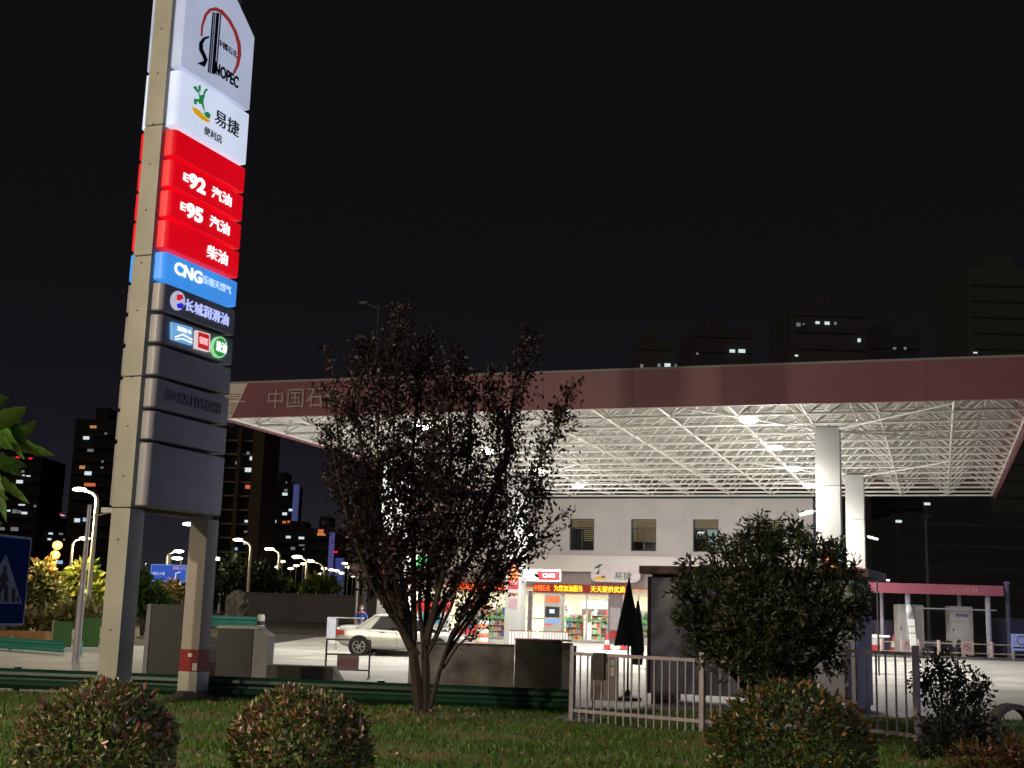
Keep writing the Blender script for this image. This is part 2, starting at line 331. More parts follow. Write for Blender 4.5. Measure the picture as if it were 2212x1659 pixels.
MB(PM).lathe([(.55, -.02), (.5, .06), (.3, .14), (.24, .2)], ((fb) / 2, TH / 2, 0), 9).build('footing', mat('dark_footing', (.05, .045, .04), .9, bump=.5, scale=12), pylon)
for zz in [1.2, 2.6, 3.6, 4.4, 5.2, 6.3, 7.1, 8.0, 8.8, 9.5, 10.4, 11.2]:
    b = MB(PM); b.box(s0 - .012, s0 - .001, TH * .5 - .012, TH * .5 + .012, zz, zz + .02); b.build('rivet', DARK, pylon)
# panels: list of (bottom v at left u, top v ...) boundaries read along the panel's left edge
XL = pyl(290, 1093)[0]
_q = onplane(313, 1093, Pf + sPyl * XL, sPyl); PO = (_q - (Pf + sPyl * XL)).dot(nPyl)
NF = Pf + nPyl * (PO + 0.003)
def PT(s, z): return NF + sPyl * s + ZZ * z
def ptuv(u, v):
    p = onplane(u, v, NF, nPyl); return (p - NF).dot(sPyl), p.z
XR = ptuv(477, 1115)[0]
bounds = [(1093, 955), (948, 886), (879, 815), (808, 745), (737, 676), (668, 607), (600, 540), (532, 470), (464, 405), (398, 338), (331, 272), (264, 143), (135, -140)]
# heights are read on the right-hand edge of the strip (u of the strip's left edge drifts with the lean)
def zl(v): return ptuv(316 + (1100 - v) * 0.068, v)[1]
cols_ = ['grey'] * 1 + ['grey'] * 5 + ['blue'] + ['red'] * 4 + ['white', 'whitetop']
pm = {'grey': mat('unlit_panel', (0.37, 0.36, 0.38), 0.4, var=0.3, scale=1.0), 'blue': glow('blue_lightbox', lin((62, 146, 236)), 1.0, .5, 1.5), 'red': glow('red_lightbox', (0.74, 0.0, 0.008), 1.0, .5, 0.8),
      'white': glow('white_lightbox', lin((212, 222, 244)), 1.0, .45, 1.0), 'whitetop': glow('white_lightbox_top', lin((170, 178, 202)), 1.0, .5, 1.0)}
PAN = []; POB = .17
def panel(z0, z1, kind, side):
    # plan outline with rounded near edge; side=+1 camera side, -1 back side
    pts = []; r = .10; PO_ = PO if side > 0 else POB
    for a in range(0, 5): t = R(180 - 90 * a / 4); pts.append((XL + r + r * math.cos(t), -PO_ + r - r * math.sin(t)))   # rounded corner towards camera-near edge
    pts += [(XR, -PO_), (XR, 0.10), (XL, 0.10)]
    if side < 0: pts = [(x, TH - y) for x, y in pts][::-1]
    n = len(pts); rd = []
    mb = MB(PM); e_ = 0.018
    vs = [(x, y, z) for z in (z0, z0 + e_, z1 - e_, z1) for x, y in pts]
    cx_ = (XL + XR) / 2; cyy = sum(p[1] for p in pts) / n
    for lay in (0, 3):
        for i in range(n):
            x, y, z = vs[lay * n + i]; vs[lay * n + i] = (x + (e_ if x < cx_ else -e_), y + (e_ if y < cyy else -e_), z)
    fs = [(k * n + i, k * n + (i + 1) % n, (k + 1) * n + (i + 1) % n, (k + 1) * n + i) for k in range(3) for i in range(n)] + [tuple(range(n - 1, -1, -1)), tuple(range(3 * n, 4 * n))]
    mb.add(vs, fs); return mb.build('lightbox', pm[kind], pylon)
for (vb, vt), kd in zip(bounds, cols_):
    z0, z1 = zl(vb), zl(vt)
    if kd == 'whitetop':   # crown panel: its top slopes down to the far side in a curve
        zr = ptuv(548, 80)[1]; wv = XR - XL; z1 = zr + 1.0
        p1 = plate([(XL, z0), (XR - .02, z0), (XR, z0 + .02), (XR, zr)] + [(XR - wv * q, zr + 1.0 * math.sin(q * math.pi / 2) ** 1.0) for q in (.12, .25, .4, .55, .7, .85, 1.0)], 'lightbox', pm[kd], pylon, Pf, sPyl, ZZ, PO + .1, base=-.1)
    else: p1 = panel(z0, z1, kd, 1)
    panel(z0, z1, kd, -1); PAN.append((p1, z0, z1, kd))
MB(PM).box(XL + .1, XR - .05, .1, TH - .1, PAN[0][1] - .07, PAN[-1][2] - .1).build('inner_frame', mat('inner_frame', (.25, .2, .17), .7), pylon)
WLET = glow('white_lit_letter', (1, 1, 1), 1.15, 0)
BLET = mat('dark_letter', (.01, .012, .03), .4); GLET = glow('green_letter', lin((25, 130, 70)), .8); YLET = glow('yellow_letter', lin((215, 160, 10)), .9)
def ptext(body, name, m, par, u0, v0, u1, v1, hpx, bold=.02, lift=0.0):  # from the centre of its left end to the centre of its right end
    sa, za = ptuv(u0, v0); sb, zb = ptuv(u1, v1); z = (za + zb) / 2; h = hpx / FPX * (NF - EYE).length * 1.0
    text(body, name, m, par, PT((sa + sb) / 2, z) + nPyl * lift, sPyl, ZZ, abs(sb - sa), h, .012, bold)
def ppoly(pts, name, m, par, thick=.012):
    q = [ptuv(u, v) for u, v in pts]; return plate(q, name, m, par, NF, sPyl, ZZ, thick)
def z1c(x, y): return ((400 + x / 2.37) / 1.85172, (y / 2.37) / 1.85172)
def z2c(x, y): return ((400 + x / 2.37) / 1.85172, (650 + y / 2.37) / 1.85172)
def z3c(x, y): return ((400 + x / 1.951) / 1.85172, (1250 + y / 1.951) / 1.85172)
par = PAN[-1][0]
ring = [(960, 345), (965, 250), (1000, 140), (1040, 95), (1090, 85), (1150, 110), (1220, 190), (1280, 300), (1315, 420), (1320, 520), (1300, 620), (1265, 695)]
ppoly(stroke([z1c(*p) for p in ring], [3, 4, 6, 7, 8, 7, 6, 6, 7, 7, 6, 5]), 'emblem_ring', glow('ring_red', lin((150, 50, 50)), .7), par)
for k, (xa, xb, m_) in enumerate([(1050, 1060, BLET), (1068, 1076, mat('grey_letter', (.2, .22, .3), .4)), (1086, 1112, BLET), (1124, 1131, BLET)]):
    ppoly([z1c(xa + 15, 115 + k * 3), z1c(xb + 15, 118 + k * 3), z1c(xb - 30, 690 + k * 8), z1c(xa - 30, 680 + k * 8)], 'emblem_stripe', m_, par)
ppoly(stroke([z1c(*p) for p in [(1030, 350), (985, 365), (955, 410), (955, 470), (985, 530), (1000, 570), (985, 620)]], [4, 6, 8, 8, 7, 8, 4]), 'emblem_curve', BLET, par)
ppoly([z1c(920, 600), z1c(1000, 570), z1c(990, 635)], 'emblem_foot', BLET, par)
ptext('中國石化', 'emblem_writing', BLET, par, *z1c(1120, 400), *z1c(1300, 520), 15, .0)
ptext('NOPEC', 'emblem_writing', BLET, par, *z1c(1085, 640), *z1c(1310, 785), 27, .03)
par = PAN[-2][0]
for pts, m_ in (([(880, 825), (905, 815), (940, 880), (915, 870)], GLET), ([(930, 815), (950, 805), (950, 860), (935, 870)], GLET), ([(975, 880), (1000, 840), (1022, 845), (990, 885)], GLET),
                ([(940, 905), (965, 900), (955, 985), (935, 985)], GLET), ([(890, 935), (945, 945), (945, 965), (915, 965), (910, 990), (890, 985)], GLET), ([(925, 870), (945, 905), (960, 905), (995, 880), (975, 960), (990, 1060), (965, 1000), (950, 950)], GLET),
                ([(980, 1070), (1020, 1060), (1045, 1090), (1035, 1125), (1005, 1110)], GLET), ([(865, 1010), (930, 1040), (985, 1100), (1045, 1150), (1020, 1165), (960, 1130), (895, 1075)], YLET)):
    ppoly([z1c(*p) for p in pts], 'leaping_leaf_logo', m_, par)
dg = mat('dark_green_letter', (.02, .06, .06), .4)
ptext('易捷', 'writing', dg, par, *z1c(1085, 1120), *z1c(1315, 1215), 34, .015)
ptext('便利店', 'writing', dg, par, *z1c(985, 1235), *z1c(1155, 1325), 18, .0)
for i, (num, yo) in enumerate((('92', 0), ('95', 277))):
    par = PAN[8 - i - (0 if False else 0)][0]
    par = PAN[9 - i][0]
    dx = -27 * i
    ptext('E', 'writing', WLET, par, *z2c(790 + dx, 133 + yo), *z2c(838 + dx, 150 + yo), 16, .02)
    ptext(num, 'price_grade', WLET, par, *z2c(842 + dx, 170 + yo), *z2c(1000 + dx, 235 + yo), 33, .04)
    ptext('汽油', 'writing', WLET, par, *z2c(1058 + dx * .7, 285 + yo * .99), *z2c(1242 + dx * .7, 358 + yo * .99), 26, .02)
ptext('柴油', 'writing', WLET, PAN[7][0], *z2c(1012, 840), *z2c(1205, 915), 28, .02)
par = PAN[6][0]
ptext('CNG', 'writing', WLET, par, *z2c(705, 1000), *z2c(965, 1090), 26, .03); ptext('压缩天然气', 'writing', glow('pale_letter', lin((190, 215, 245)), 1, 0), par, *z2c(970, 1105), *z2c(1240, 1210), 17, .01)
par = PAN[5][0]
ppoly(ell(*z2c(735, 1310), 16, 21), 'round_emblem', glow('emblem_white', lin((190, 190, 215)), .9), par, .008)
ppoly([z2c(x, y) for x, y in [(725, 1250), (775, 1255), (785, 1290), (745, 1310), (722, 1300)]], 'round_emblem_red', glow('emb_red', lin((205, 20, 40)), 1), par, .016)
ppoly([z2c(x, y) for x, y in [(720, 1345), (765, 1330), (790, 1350), (775, 1385), (735, 1382)]], 'round_emblem_blue', glow('emb_blue', lin((30, 30, 205)), 1), par, .016)
ptext('长城润滑油', 'writing', glow('blue_white_letter', lin((185, 195, 255)), 1, 0), par, *z2c(805, 1350), *z2c(1215, 1490), 25, .02)
par = PAN[4][0]
def q3(*p): return [z3c(*a) for a in p]
ppoly(q3((545, 75), (705, 120), (700, 258), (545, 210)), 'blue_plaque', glow('plaque_blue', lin((110, 165, 215)), 1, .3, 5), par, .05)
ppoly(stroke(q3((565, 195), (625, 172), (700, 215)), 3), 'plaque_line', WLET, par, .058); ppoly(stroke(q3((565, 212), (620, 205), (700, 238)), 2.5), 'plaque_line', WLET, par, .058)
ptext('加油卡', 'plaque_writing', WLET, par, *z3c(580, 125), *z3c(690, 155), 9, .0, lift=.058)
ppoly(q3((735, 140), (842, 170), (838, 310), (728, 280)), 'red_plaque', glow('plaque_white', lin((220, 205, 205)), 1), par, .05)
ppoly(q3((748, 152), (832, 178), (828, 300), (745, 272)), 'red_plaque_face', glow('plaque_red', lin((190, 15, 20)), 1), par, .056)
ptext('银联', 'plaque_writing', glow('pk', lin((235, 190, 190)), 1, 0), par, *z3c(752, 215), *z3c(820, 235), 15, .0, lift=.058)
ppoly(ell(*z3c(917, 272), 16.5, 23), 'green_plaque', glow('plaque_pale', lin((160, 225, 170)), .9), par, .05)
ppoly(ell(*z3c(918, 272), 13.5, 20), 'green_plaque_face', glow('plaque_green', lin((20, 140, 50)), 1), par, .056)
ptext('粮油', 'plaque_writing', WLET, par, *z3c(885, 262), *z3c(962, 282), 22, .0, lift=.058)
par = PAN[2][0]
ptext('咨询', 'writing', mat('worn_letter', (.22, .22, .3), .6), par, *z3c(505, 632), *z3c(590, 650), 24, .0)
ptext('85105888', 'phone_number', BLET, par, *z3c(605, 665), *z3c(945, 752), 24, .02)

# ================================================================ CANOPY
Y1 = R(18.88); ex = Vector((math.cos(Y1), -math.sin(Y1), 0)); ey = Vector((math.sin(Y1), math.cos(Y1), 0))
CA = G(489, 904, 8.0); CA.z = 0; CM = frame(CA, Y1); CW, CD = 26.2, 29.4
def CL(x, y, z): return CM @ Vector((x, y, z))
canopy = thing('fuel_canopy', CL(CW / 2, CD / 2, 0), 'wide flat fuel station canopy with maroon fascia and white space-frame underside', 'canopy')
fas = mat('maroon_fascia', (0.19, 0.055, 0.075), 0.5, var=0.25, scale=0.5)
for i in range(9):     # fascia boards with joints
    xa = 26.2 * i / 9; MB(CM).box(xa + (0.0 if i == 0 else .006), 26.2 * (i + 1) / 9 - .006, -.16, 0, 8.0, 9.2).build('fascia_board', fas, canopy)
MB(CM).box(0, CW, -.15, -.01, 8.01, 9.19).build('fascia_backing', DARK, canopy)
MB(CM).box(-.13, 0, -.16, CD, 7.93, 9.2).build('side_fascia', fas, canopy); MB(CM).box(CW, CW + .13, -.16, CD, 7.93, 9.2).build('side_fascia', fas, canopy)
MB(CM).box(.012, .03, 0, CD - .13, 8.0, 9.19).build('white_lining', STEELW, canopy)
MB(CM).box(0, CW, CD - .12, CD, 8.4, 9.2).build('rear_fascia', mat('rear_fascia', (.10, .04, .04), .6), canopy)
MB(CM).box(.002, CW - .002, .002, CD - .13, 9.22, 9.3).build('roof', mat('roof_sheet', (.26, .26, .24), .6, var=.2, scale=.6), canopy)
# striped white end of the fascia, letters, ring emblem
FN = -ey; FO = CL(0, -.163, 0)
plate([(0, 8.005), (.30, 8.005), (.86, 9.195), (0, 9.195)], 'white_corner_plate', mat('corner_white', (.62, .58, .5), .5), canopy, FO, ex, ZZ, .012)
for k in range(9):
    z = 8.12 + k * .085; x = .30 + (z - 8.0) * .467
    plate([(.03, z), (x + (.25 if k in (4, 5) else -.03), z), (x + (.25 if k in (4, 5) else -.03), z + .028), (.03, z + .028)], 'stripe', fas if k not in (5,) else mat('corner_white', (.62, .58, .5), .5), canopy, FO, ex, ZZ, .006, base=.013)
LT = mat('fascia_letter', (.34, .26, .23), .5)
for ch, xx, s in (('中', 2.02, .58), ('国', 2.78, .62), ('石', 3.52, .62), ('化', 4.24, .62)):
    text(ch, 'fascia_letter', LT, canopy, FO + ex * xx + ZZ * 8.60, ex, ZZ, s, .66, .06, .008)
rp = stroke([(6.9 + .42 * math.cos(t), 8.62 + .48 * math.sin(t)) for t in np.linspace(-.9, 4.0, 20)], .09)
plate(rp, 'fascia_emblem', LT, canopy, FO, ex, ZZ, .04)
for xa in (6.66, 6.8, 6.94): plate([(xa, 8.2), (xa + .07, 8.2), (xa + .07, 9.0), (xa, 9.0)], 'fascia_emblem', LT, canopy, FO, ex, ZZ, .045)
NXB, NYB = 12, 14; bx, by = CW / NXB, CD / NYB; zb, zt = 8.06, 9.02
for j in range(NYB + 1):
    y = min(max(j * by, .06), CD - .2); MB(CM).tube((.02, y, zb), (CW - .02, y, zb), .05, 6).build('bottom_chord', STEELW, canopy)
for i in range(NXB + 1):
    x = min(max(i * bx, .06), CW - .06); MB(CM).tube((x, .03, zb), (x, CD - .15, zb), .036, 6).build('bottom_chord', STEELW, canopy)
for j in range(NYB):
    mb = MB(CM); yc = (j + .5) * by; rw = .036
    mb.tube((bx / 2, yc, zt), (CW - bx / 2, yc, zt), .034, 5)
    for i in range(NXB):
        t = (( i + .5) * bx, yc, zt)
        for a in (0, 1):
            for c_ in (0, 1): mb.tube(((i + a) * bx, min((j + c_) * by, CD - .2), zb), t, rw, 5, cap=False)
        if j < NYB - 1: mb.tube(t, (t[0], t[1] + by, zt), .026, 5, cap=False)
        mb.sphere((i * bx, j * by + .04, zb), .08, n=6, m=4)
    mb.build('truss_row', mat('web_steel', (.66, .64, .57), .5, var=.2, scale=2), canopy)
# columns
colm = mat('column_cladding_white', (0.40, 0.40, 0.38), 0.45, var=.08, scale=1)
CX = (4.55, 20.1); CY = (4.6, 18.9); CWD = .78
names_ = {}
for i, x in enumerate(CX):
    for j, y in enumerate(CY):
        nm = [['canopy column with red posters behind the dark tree crown', 'canopy column beside the shop doors carrying the red CNG sign'], ['nearest right canopy column rising behind the round green tree', 'canopy column standing behind the nearest right one']][i][j]
        t = thing('canopy_column', CL(x, y, 0), 'white square ' + nm, 'column', 'columns holding up the canopy')
        h = CWD / 2; lev = [0, 3.3, 6.0, 7.95]
        for a, b_ in zip(lev, lev[1:]): MB(CM).box(x - h, x + h, y - h, y + h, a + .012, b_ - .004).build('cladding', colm, t, bevel=.012)
        MB(CM).box(x - h + .03, x + h - .03, y - h + .03, y + h - .03, 0, 7.97).build('core', DARK, t)
        st = MB(CM)
        for a, c_ in ((-2, -2), (2, -2), (2, 2), (-2, 2)): st.tube((x, y, 7.85), (x + a * bx * .9, y + c_ * by * .9, 8.08), .03, 6)
        st.build('strut', STEELW, t); names_[(i, j)] = t
def CFr(x, y): return CL(x, y, 0)
def colposter(i, j):
    t = names_[(i, j)]; x, y = CX[i], CY[j]; O = CL(x, y - CWD / 2 - .003, 0)
    plate([(-.26, 2.66), (.26, 2.66), (.26, 3.95), (-.26, 3.95)], 'poster', glow('poster_red', lin((196, 40, 66)), .45, .5, 4), t, O, ex, ZZ, .01)
    plate([(-.26, 3.34), (.26, 3.34), (.26, 3.44), (-.26, 3.44)], 'poster_stripe', glow('poster_yellow', lin((240, 160, 60)), .5), t, O, ex, ZZ, .016)
    plate([(-.26, 3.18), (.26, 3.18), (.26, 3.26), (-.26, 3.26)], 'poster_stripe', glow('poster_yellow', (1, .5, .1), .5), t, O, ex, ZZ, .016)
    plate([(-.12, 3.5), (.05, 3.47), (.16, 3.8), (.02, 3.85), (-.05, 3.66)], 'poster_picture', glow('poster_orange', lin((250, 170, 110)), .5), t, O, ex, ZZ, .016)
    plate([(-.2, 2.9), (.15, 2.86), (.24, 3.02), (.1, 3.1), (-.1, 3.08)], 'poster_picture', glow('poster_pink', lin((235, 150, 130)), .5), t, O, ex, ZZ, .016)
    plate([(-.24, 2.36), (.24, 2.36), (.24, 2.5), (-.24, 2.5)], 'notice', mat('brown_notice', (.35, .18, .13), .6), t, O, ex, ZZ, .012)
    plate([(-.22, 1.76), (.24, 1.76), (.24, 2.24), (-.22, 2.24)], 'notice', mat('pink_notice', (.46, .36, .38), .6), t, O, ex, ZZ, .012)
    for k in range(5): plate([(-.17, 1.81 + k * .085), (.19, 1.81 + k * .085), (.19, 1.84 + k * .085), (-.17, 1.84 + k * .085)], 'notice_line', mat('notice_red', (.4, .16, .2), .6), t, O, ex, ZZ, .018)
for a in (0, 1):
    for c_ in (0, 1): colposter(a, c_)
def colsign(i, j, cols3, word):
    t = names_[(i, j)]; x, y = CX[i] + CWD / 2, CY[j] - .2
    lab = {'CNG': 'red and white lit CNG sign box jutting from the column', '0': 'green and red lit sign box jutting out behind the tree crown'}[word]
    s = thing('sign_box', CL(x + .9, y, 3.35), lab, 'sign', 'lit sign boxes on canopy columns')
    MB(CM).box(x, x + 1.85, y, y + .2, 3.05, 3.62).build('case', mat('sign_case', (.7, .68, .68), .4, emit=(1, .85, .85), es=.25), s, bevel=.06)
    O = CL(x, y - .004, 0); x0_ = .42 if word == 'CNG' else 1.0
    plate([(x0_, 3.13), (.78 + (x0_ - .42), 3.13), (.68 + (x0_ - .42), 3.52), (x0_, 3.52)], 'white_face', glow('sg_white', (1, 1, 1), 1.1, 0), s, O, ex, ZZ, .01)
    xw = .80 + (x0_ - .42)
    if word == 'CNG':
        plate([(xw, 3.13), (1.8, 3.13), (1.8, 3.52), (xw - .1, 3.52)], 'red_face', glow('sg_red', (.95, 0.0, .01), 1.0, 0), s, O, ex, ZZ, .01)
        text('CNG', 'writing', glow('sg_white', (1, 1, 1), 1.1, 0), s, CL(x + 1.27, y - .016, 3.33), ex, ZZ, .62, .2, .01, .05)
        plate(stroke([(.55, 3.2), (.5, 3.3), (.52, 3.42), (.6, 3.46), (.66, 3.4), (.66, 3.25)], .03), 'emblem', mat('emblem_grey', (.4, .3, .35), .5), s, O, ex, ZZ, .016)
    else:
        plate([(.65, 3.13), (1.45, 3.13), (1.45, 3.52), (.65, 3.52)], 'green_face', glow('sg_green', lin((10, 190, 80)), 1.0, 0), s, O, ex, ZZ, .015)
        plate([(1.46, 3.13), (1.82, 3.13), (1.82, 3.52), (1.46, 3.52)], 'red_face', glow('sg_red', (.95, 0, .01), 1, 0), s, O, ex, ZZ, .015)
        plate(stroke([(.75, 3.25), (.85, 3.42), (1.0, 3.2), (1.15, 3.45), (1.3, 3.22)], .05), 'emblem', mat('dark_green_mark', (.0, .06, .02), .5), s, O, ex, ZZ, .02)
colsign(0, 1, None, 'CNG'); colsign(0, 0, None, '0')
def flood(x, y, z, sgn, lab):
    s = thing('floodlight', CL(x, y, z), lab, 'floodlight', 'floodlights on the canopy columns')
    m = MB(CM); m.tube((x, y, z), (x + sgn * .35, y - .1, z - .02), .02); m.build('arm', WHITE, s)
    MB(CM).prism([(x + sgn * .12, z + .02), (x + sgn * .55, z - .1), (x + sgn * .52, z - .18), (x + sgn * .1, z - .08)], y - .3, y + .05).build('housing', glow('flood_face', (1, .95, .8), .8, 0), s)
flood(CX[1] - .4, CY[0], 5.2, -1, 'small lit floodlight on the nearest right column, its left side'); flood(CX[1] - .4, CY[1], 5.3, -1, 'small lit floodlight on the rear right column, its left side'); flood(CX[1] + .4, CY[1], 5.3, 1, 'small lit floodlight on the rear right column, its right side'); flood(CX[0] + .4, CY[1], 5.3, 1, 'small lit floodlight on the column beside the shop doors')
LAMPW = glow('canopy_lamp_lens', (1, .97, .9), 26, 0)
li = 0
rows_ = ['first', 'second', 'third', 'fourth']
for x in (6.4, 17.8):
    for j, y in enumerate((2.4, 9.2, 16.0, 22.8)):
        t = thing('canopy_lamp', CL(x, y, 7.75), f'round lit ceiling lamp under the canopy, {"left" if x < 10 else "right"} line, {rows_[j]} from the fascia', 'ceiling lamp', 'ceiling lamps under the canopy')
        MB(CM).lathe([(.27, 0), (.27, .05), (.24, .16), (.10, .2)], (x, y, 7.97), 16).build('housing', STEELW, t)
        MB(CM).sphere((x, y, 7.94), .30, .30, .10, 16, 8).build('lens', LAMPW, t)
        MB(CM).tube((x, y, 8.22), (x, y, 8.9), .03).build('stem', STEELW, t)
        point('truss_fill', CL(x, y, 5.4), 520, (1, .98, .93), .3, t); point('lamp_light', CL(x, y, 7.5), 2000, (1, .97, .90), .3, t, spot=165)  # first point is an added fill hung below the lamp for the truss

# ================================================================ SHOP BUILDING
SA = G(1240, 1386); SA.z = 0; SM = frame(SA, Y1)
def SL(x, y, z): return SM @ Vector((x, y, z))
shop = thing('shop_building', SL(1, 5, 0), 'two-storey pale grey shop building behind the canopy', 'building')
plas = mat('grey_plaster', (.64, .605, .60), .8, var=.14, scale=.7, detail=8)
BX0, BX1 = -11.5, 13.6; wins = [(-4.1, -2.62), (-.40, 1.09), (3.29, 4.78), (6.91, 8.37), (10.5, 12.0)]; WZ0, WZ1 = 5.25, 7.1
wm = MB(SM)
xs = [BX0] + [q for a in wins for q in a] + [BX1]
for k in range(0, len(xs), 2): wm.box(xs[k], xs[k + 1], 0, .25, 4.95, 8.28)
for a, b_ in wins: wm.box(a, b_, 0, .25, 4.95, WZ0); wm.box(a, b_, 0, .25, WZ1, 8.28)
wm.build('upper_wall', plas, shop, smooth=False)
MB(SM).box(BX0, BX1, .25, 10, 4.95, 5.05).build('floor_slab', plas, shop)
MB(SM).box(BX0, BX1, 0, 10, 8.282, 8.4).build('roof', mat('dark_roof', (.03, .03, .035), .8), shop)
MB(SM).box(BX0, BX0 + .2, .26, 10, 0, 8.28).build('side_wall', plas, shop); MB(SM).box(BX1 - .2, BX1, .26, 10, 0, 8.28).build('side_wall', plas, shop); MB(SM).box(BX0 + .21, BX1 - .21, 9.8, 10, 0, 8.28).build('rear_wall', plas, shop)
MB(SM).box(BX0 - .05, BX1 + .05, -.7, .24, 4.0, 4.93).build('canopy_band', mat('pale_band', (.74, .66, .64), .45, var=.06, scale=.5), shop, bevel=.02)
MB(SM).box(BX0, BX1, .02, .25, 3.12, 3.99).build('recessed_fascia', mat('mauve_fascia', (.34, .28, .29), .6), shop)
MB(SM).box(BX0, BX1, -.02, .015, 3.08, 3.14).build('red_trim', mat('red_trim', (.6, .02, .03), .5, emit=(1, 0, 0), es=.12), shop)
slat = mat('window_blind', (.30, .22, .13), .6, emit=lin((170, 135, 90)), es=.30); frm = mat('window_frame_dark', (.10, .09, .09), .5)
for k, (a, b_) in enumerate(wins):
    wd = MB(SM).box(a + .0, a + .05, .08, .16, WZ0, WZ1).box(b_ - .05, b_, .08, .16, WZ0, WZ1).box(a + .05, b_ - .05, .08, .16, WZ0, WZ0 + .05).box(a + .05, b_ - .05, .08, .16, WZ1 - .05, WZ1).box(a + .05, b_ - .05, .09, .15, 6.55, 6.60).box((a + b_) / 2 - .02, (a + b_) / 2 + .02, .09, .15, WZ0 + .05, 6.55).build('window', frm, shop)
    MB(SM).box(a + .05, b_ - .05, .115, .125, WZ0 + .05, WZ1 - .05).build('pane', GLASS, wd)
    bl = MB(SM); rows = 4
    for r_ in range(5): bl.box(a + .06, b_ - .06, .3, .32, WZ1 - .12 - r_ * .11, WZ1 - .05 - r_ * .11)
    if k in (1, 2):
        xa, xb = ((a + b_) / 2 + .05, b_ - .08) if k == 1 else (a + .08, b_ - .1)
        for r_ in range(6): bl.box(xa, xb, .3, .32, 6.42 - r_ * .12, 6.47 - r_ * .12)
    bl.build('blind', slat, wd)
    if k == 3: MB(SM).box((a + b_) / 2 + .05, b_ - .12, .3, .31, WZ0 + .08, 6.52).build('curtain', mat('pale_curtain', (.3, .36, .38), .6, emit=lin((110, 128, 135)), es=.6), wd)
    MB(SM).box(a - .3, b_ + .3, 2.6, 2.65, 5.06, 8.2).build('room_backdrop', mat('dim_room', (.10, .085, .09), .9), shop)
# ground floor front
mul = mat('white_mullion', (.68, .65, .62), .5); inner = mat('shop_inner_wall', (.62, .55, .42), .8, var=.2)
MB(SM).box(BX0 + .2, BX1 - .2, 5.5, 5.6, 0, 3.3).build('inner_wall', inner, shop); MB(SM).box(BX0 + .2, BX1 - .2, .26, 5.5, 0.002, .02).build('shop_floor', mat('tile_floor', (.5, .47, .42), .4), shop); MB(SM).box(BX0 + .2, BX1 - .2, .26, 5.5, 3.3, 3.4).build('shop_ceiling', inner, shop)
bays = [(-11.3, -9.8), (-9.7, -7.9), (-7.8, -6.0), (-5.9, -4.1), (-3.95, -2.9), (-2.6, -1.6), (-1.5, -.75), (-.65, .65), (.75, 1.95), (2.9, 3.7), (3.8, 5.0), (6.0, 8.0), (8.1, 10.1)]
fr = MB(SM); prev = BX0 + .2
for a, b_ in bays:
    if a - prev > .3: pass
    fr.box(a - .05, a, .06, .16, 0, 2.82); fr.box(b_, b_ + .05, .06, .16, 0, 2.82); fr.box(a, b_, .06, .16, 2.7, 2.82); fr.box(a, b_, .06, .16, 0, .12)
fr.build('shopfront_frame', mul, shop)
for (a, b_, y0_) in ((2.0, 2.84, .25), (5.06, 5.94, .25), (-4.04, -4.0, .2), (10.16, BX1 - .2, .25), (-2.84, -2.66, .25)): MB(SM).box(a, b_, .05, y0_, 0, 2.84).build('pier', mat('mauve_pier', (.26, .20, .22), .6), shop)
for a, b_ in bays:
    pn = MB(SM).box(a, b_, .105, .113, .12, 2.7).build('shop_window', GLASS, shop)
    MB(SM).box(a, b_, .10, .104, 1.22, 1.30).build('green_decal', glow('green_strip', lin((60, 170, 50)), .7, 0), pn)
# interior lamps
for i in range(7):
    x = -10 + i * 3.2; o = MB(SM).box(x - .6, x + .6, 2.4, 2.7, 3.22, 3.28).build('ceiling_light', glow('shop_tube', (1, .96, .85), 14, 0), shop)
    a = bpy.data.lights.new('shop_light', 'AREA'); a.energy = 420; a.size = 1.5; a.color = (1, .93, .8); ao = bpy.data.objects.new('shop_light', a); COL.objects.link(ao); ao.location = SL(x, 2.5, 3.15) - worg(shop); ao.parent = shop
# shelves full of goods
GC = [(.6, .05, .04), (.7, .55, .1), (.1, .35, .12), (.65, .6, .5), (.08, .15, .5), (.7, .3, .08), (.25, .6, .55), (.7, .68, .62), (.6, .2, .35), (.1, .08, .08), (.55, .3, .16)]
GOODS = leafmat('goods', .4, 0)
def shelf(x, y, wdt, ht, lab):
    t = thing('display_shelf', SL(x + wdt / 2, y + .2, 0), lab, 'shelf', 'goods shelves inside the shop')
    f = MB(SM); f.box(x, x + .04, y, y + .45, .02, ht); f.box(x + wdt - .04, x + wdt, y, y + .45, .02, ht); f.box(x + .04, x + wdt - .04, y + .42, y + .45, .02, ht)
    gd = MB(SM); lv = np.arange(.1, ht - .15, .36)
    for z in lv:
        f.box(x + .04, x + wdt - .04, y, y + .42, z - .03, z); xx = x + .06
        while xx < x + wdt - .16:
            ww = random.uniform(.07, .2); gd.col = random.choice(GC); hh = random.uniform(.15, .3); gd.box(xx, xx + ww, y + .04, y + .3, z + .002, z + hh); xx += ww + .015
    f.build('rack', mul, t); o = gd.build('goods', GOODS, t, smooth=False); o['kind'] = 'stuff'; return t
pos_ = ['far left, behind the tree', 'left, behind the tree', 'left of the poster column', 'behind the shop doors, left', 'behind the shop doors, middle', 'behind the shop doors, right', 'beside the door pier', 'seen right of the closed parasol', 'hidden by the dark booth, near', 'hidden by the dark booth, far']
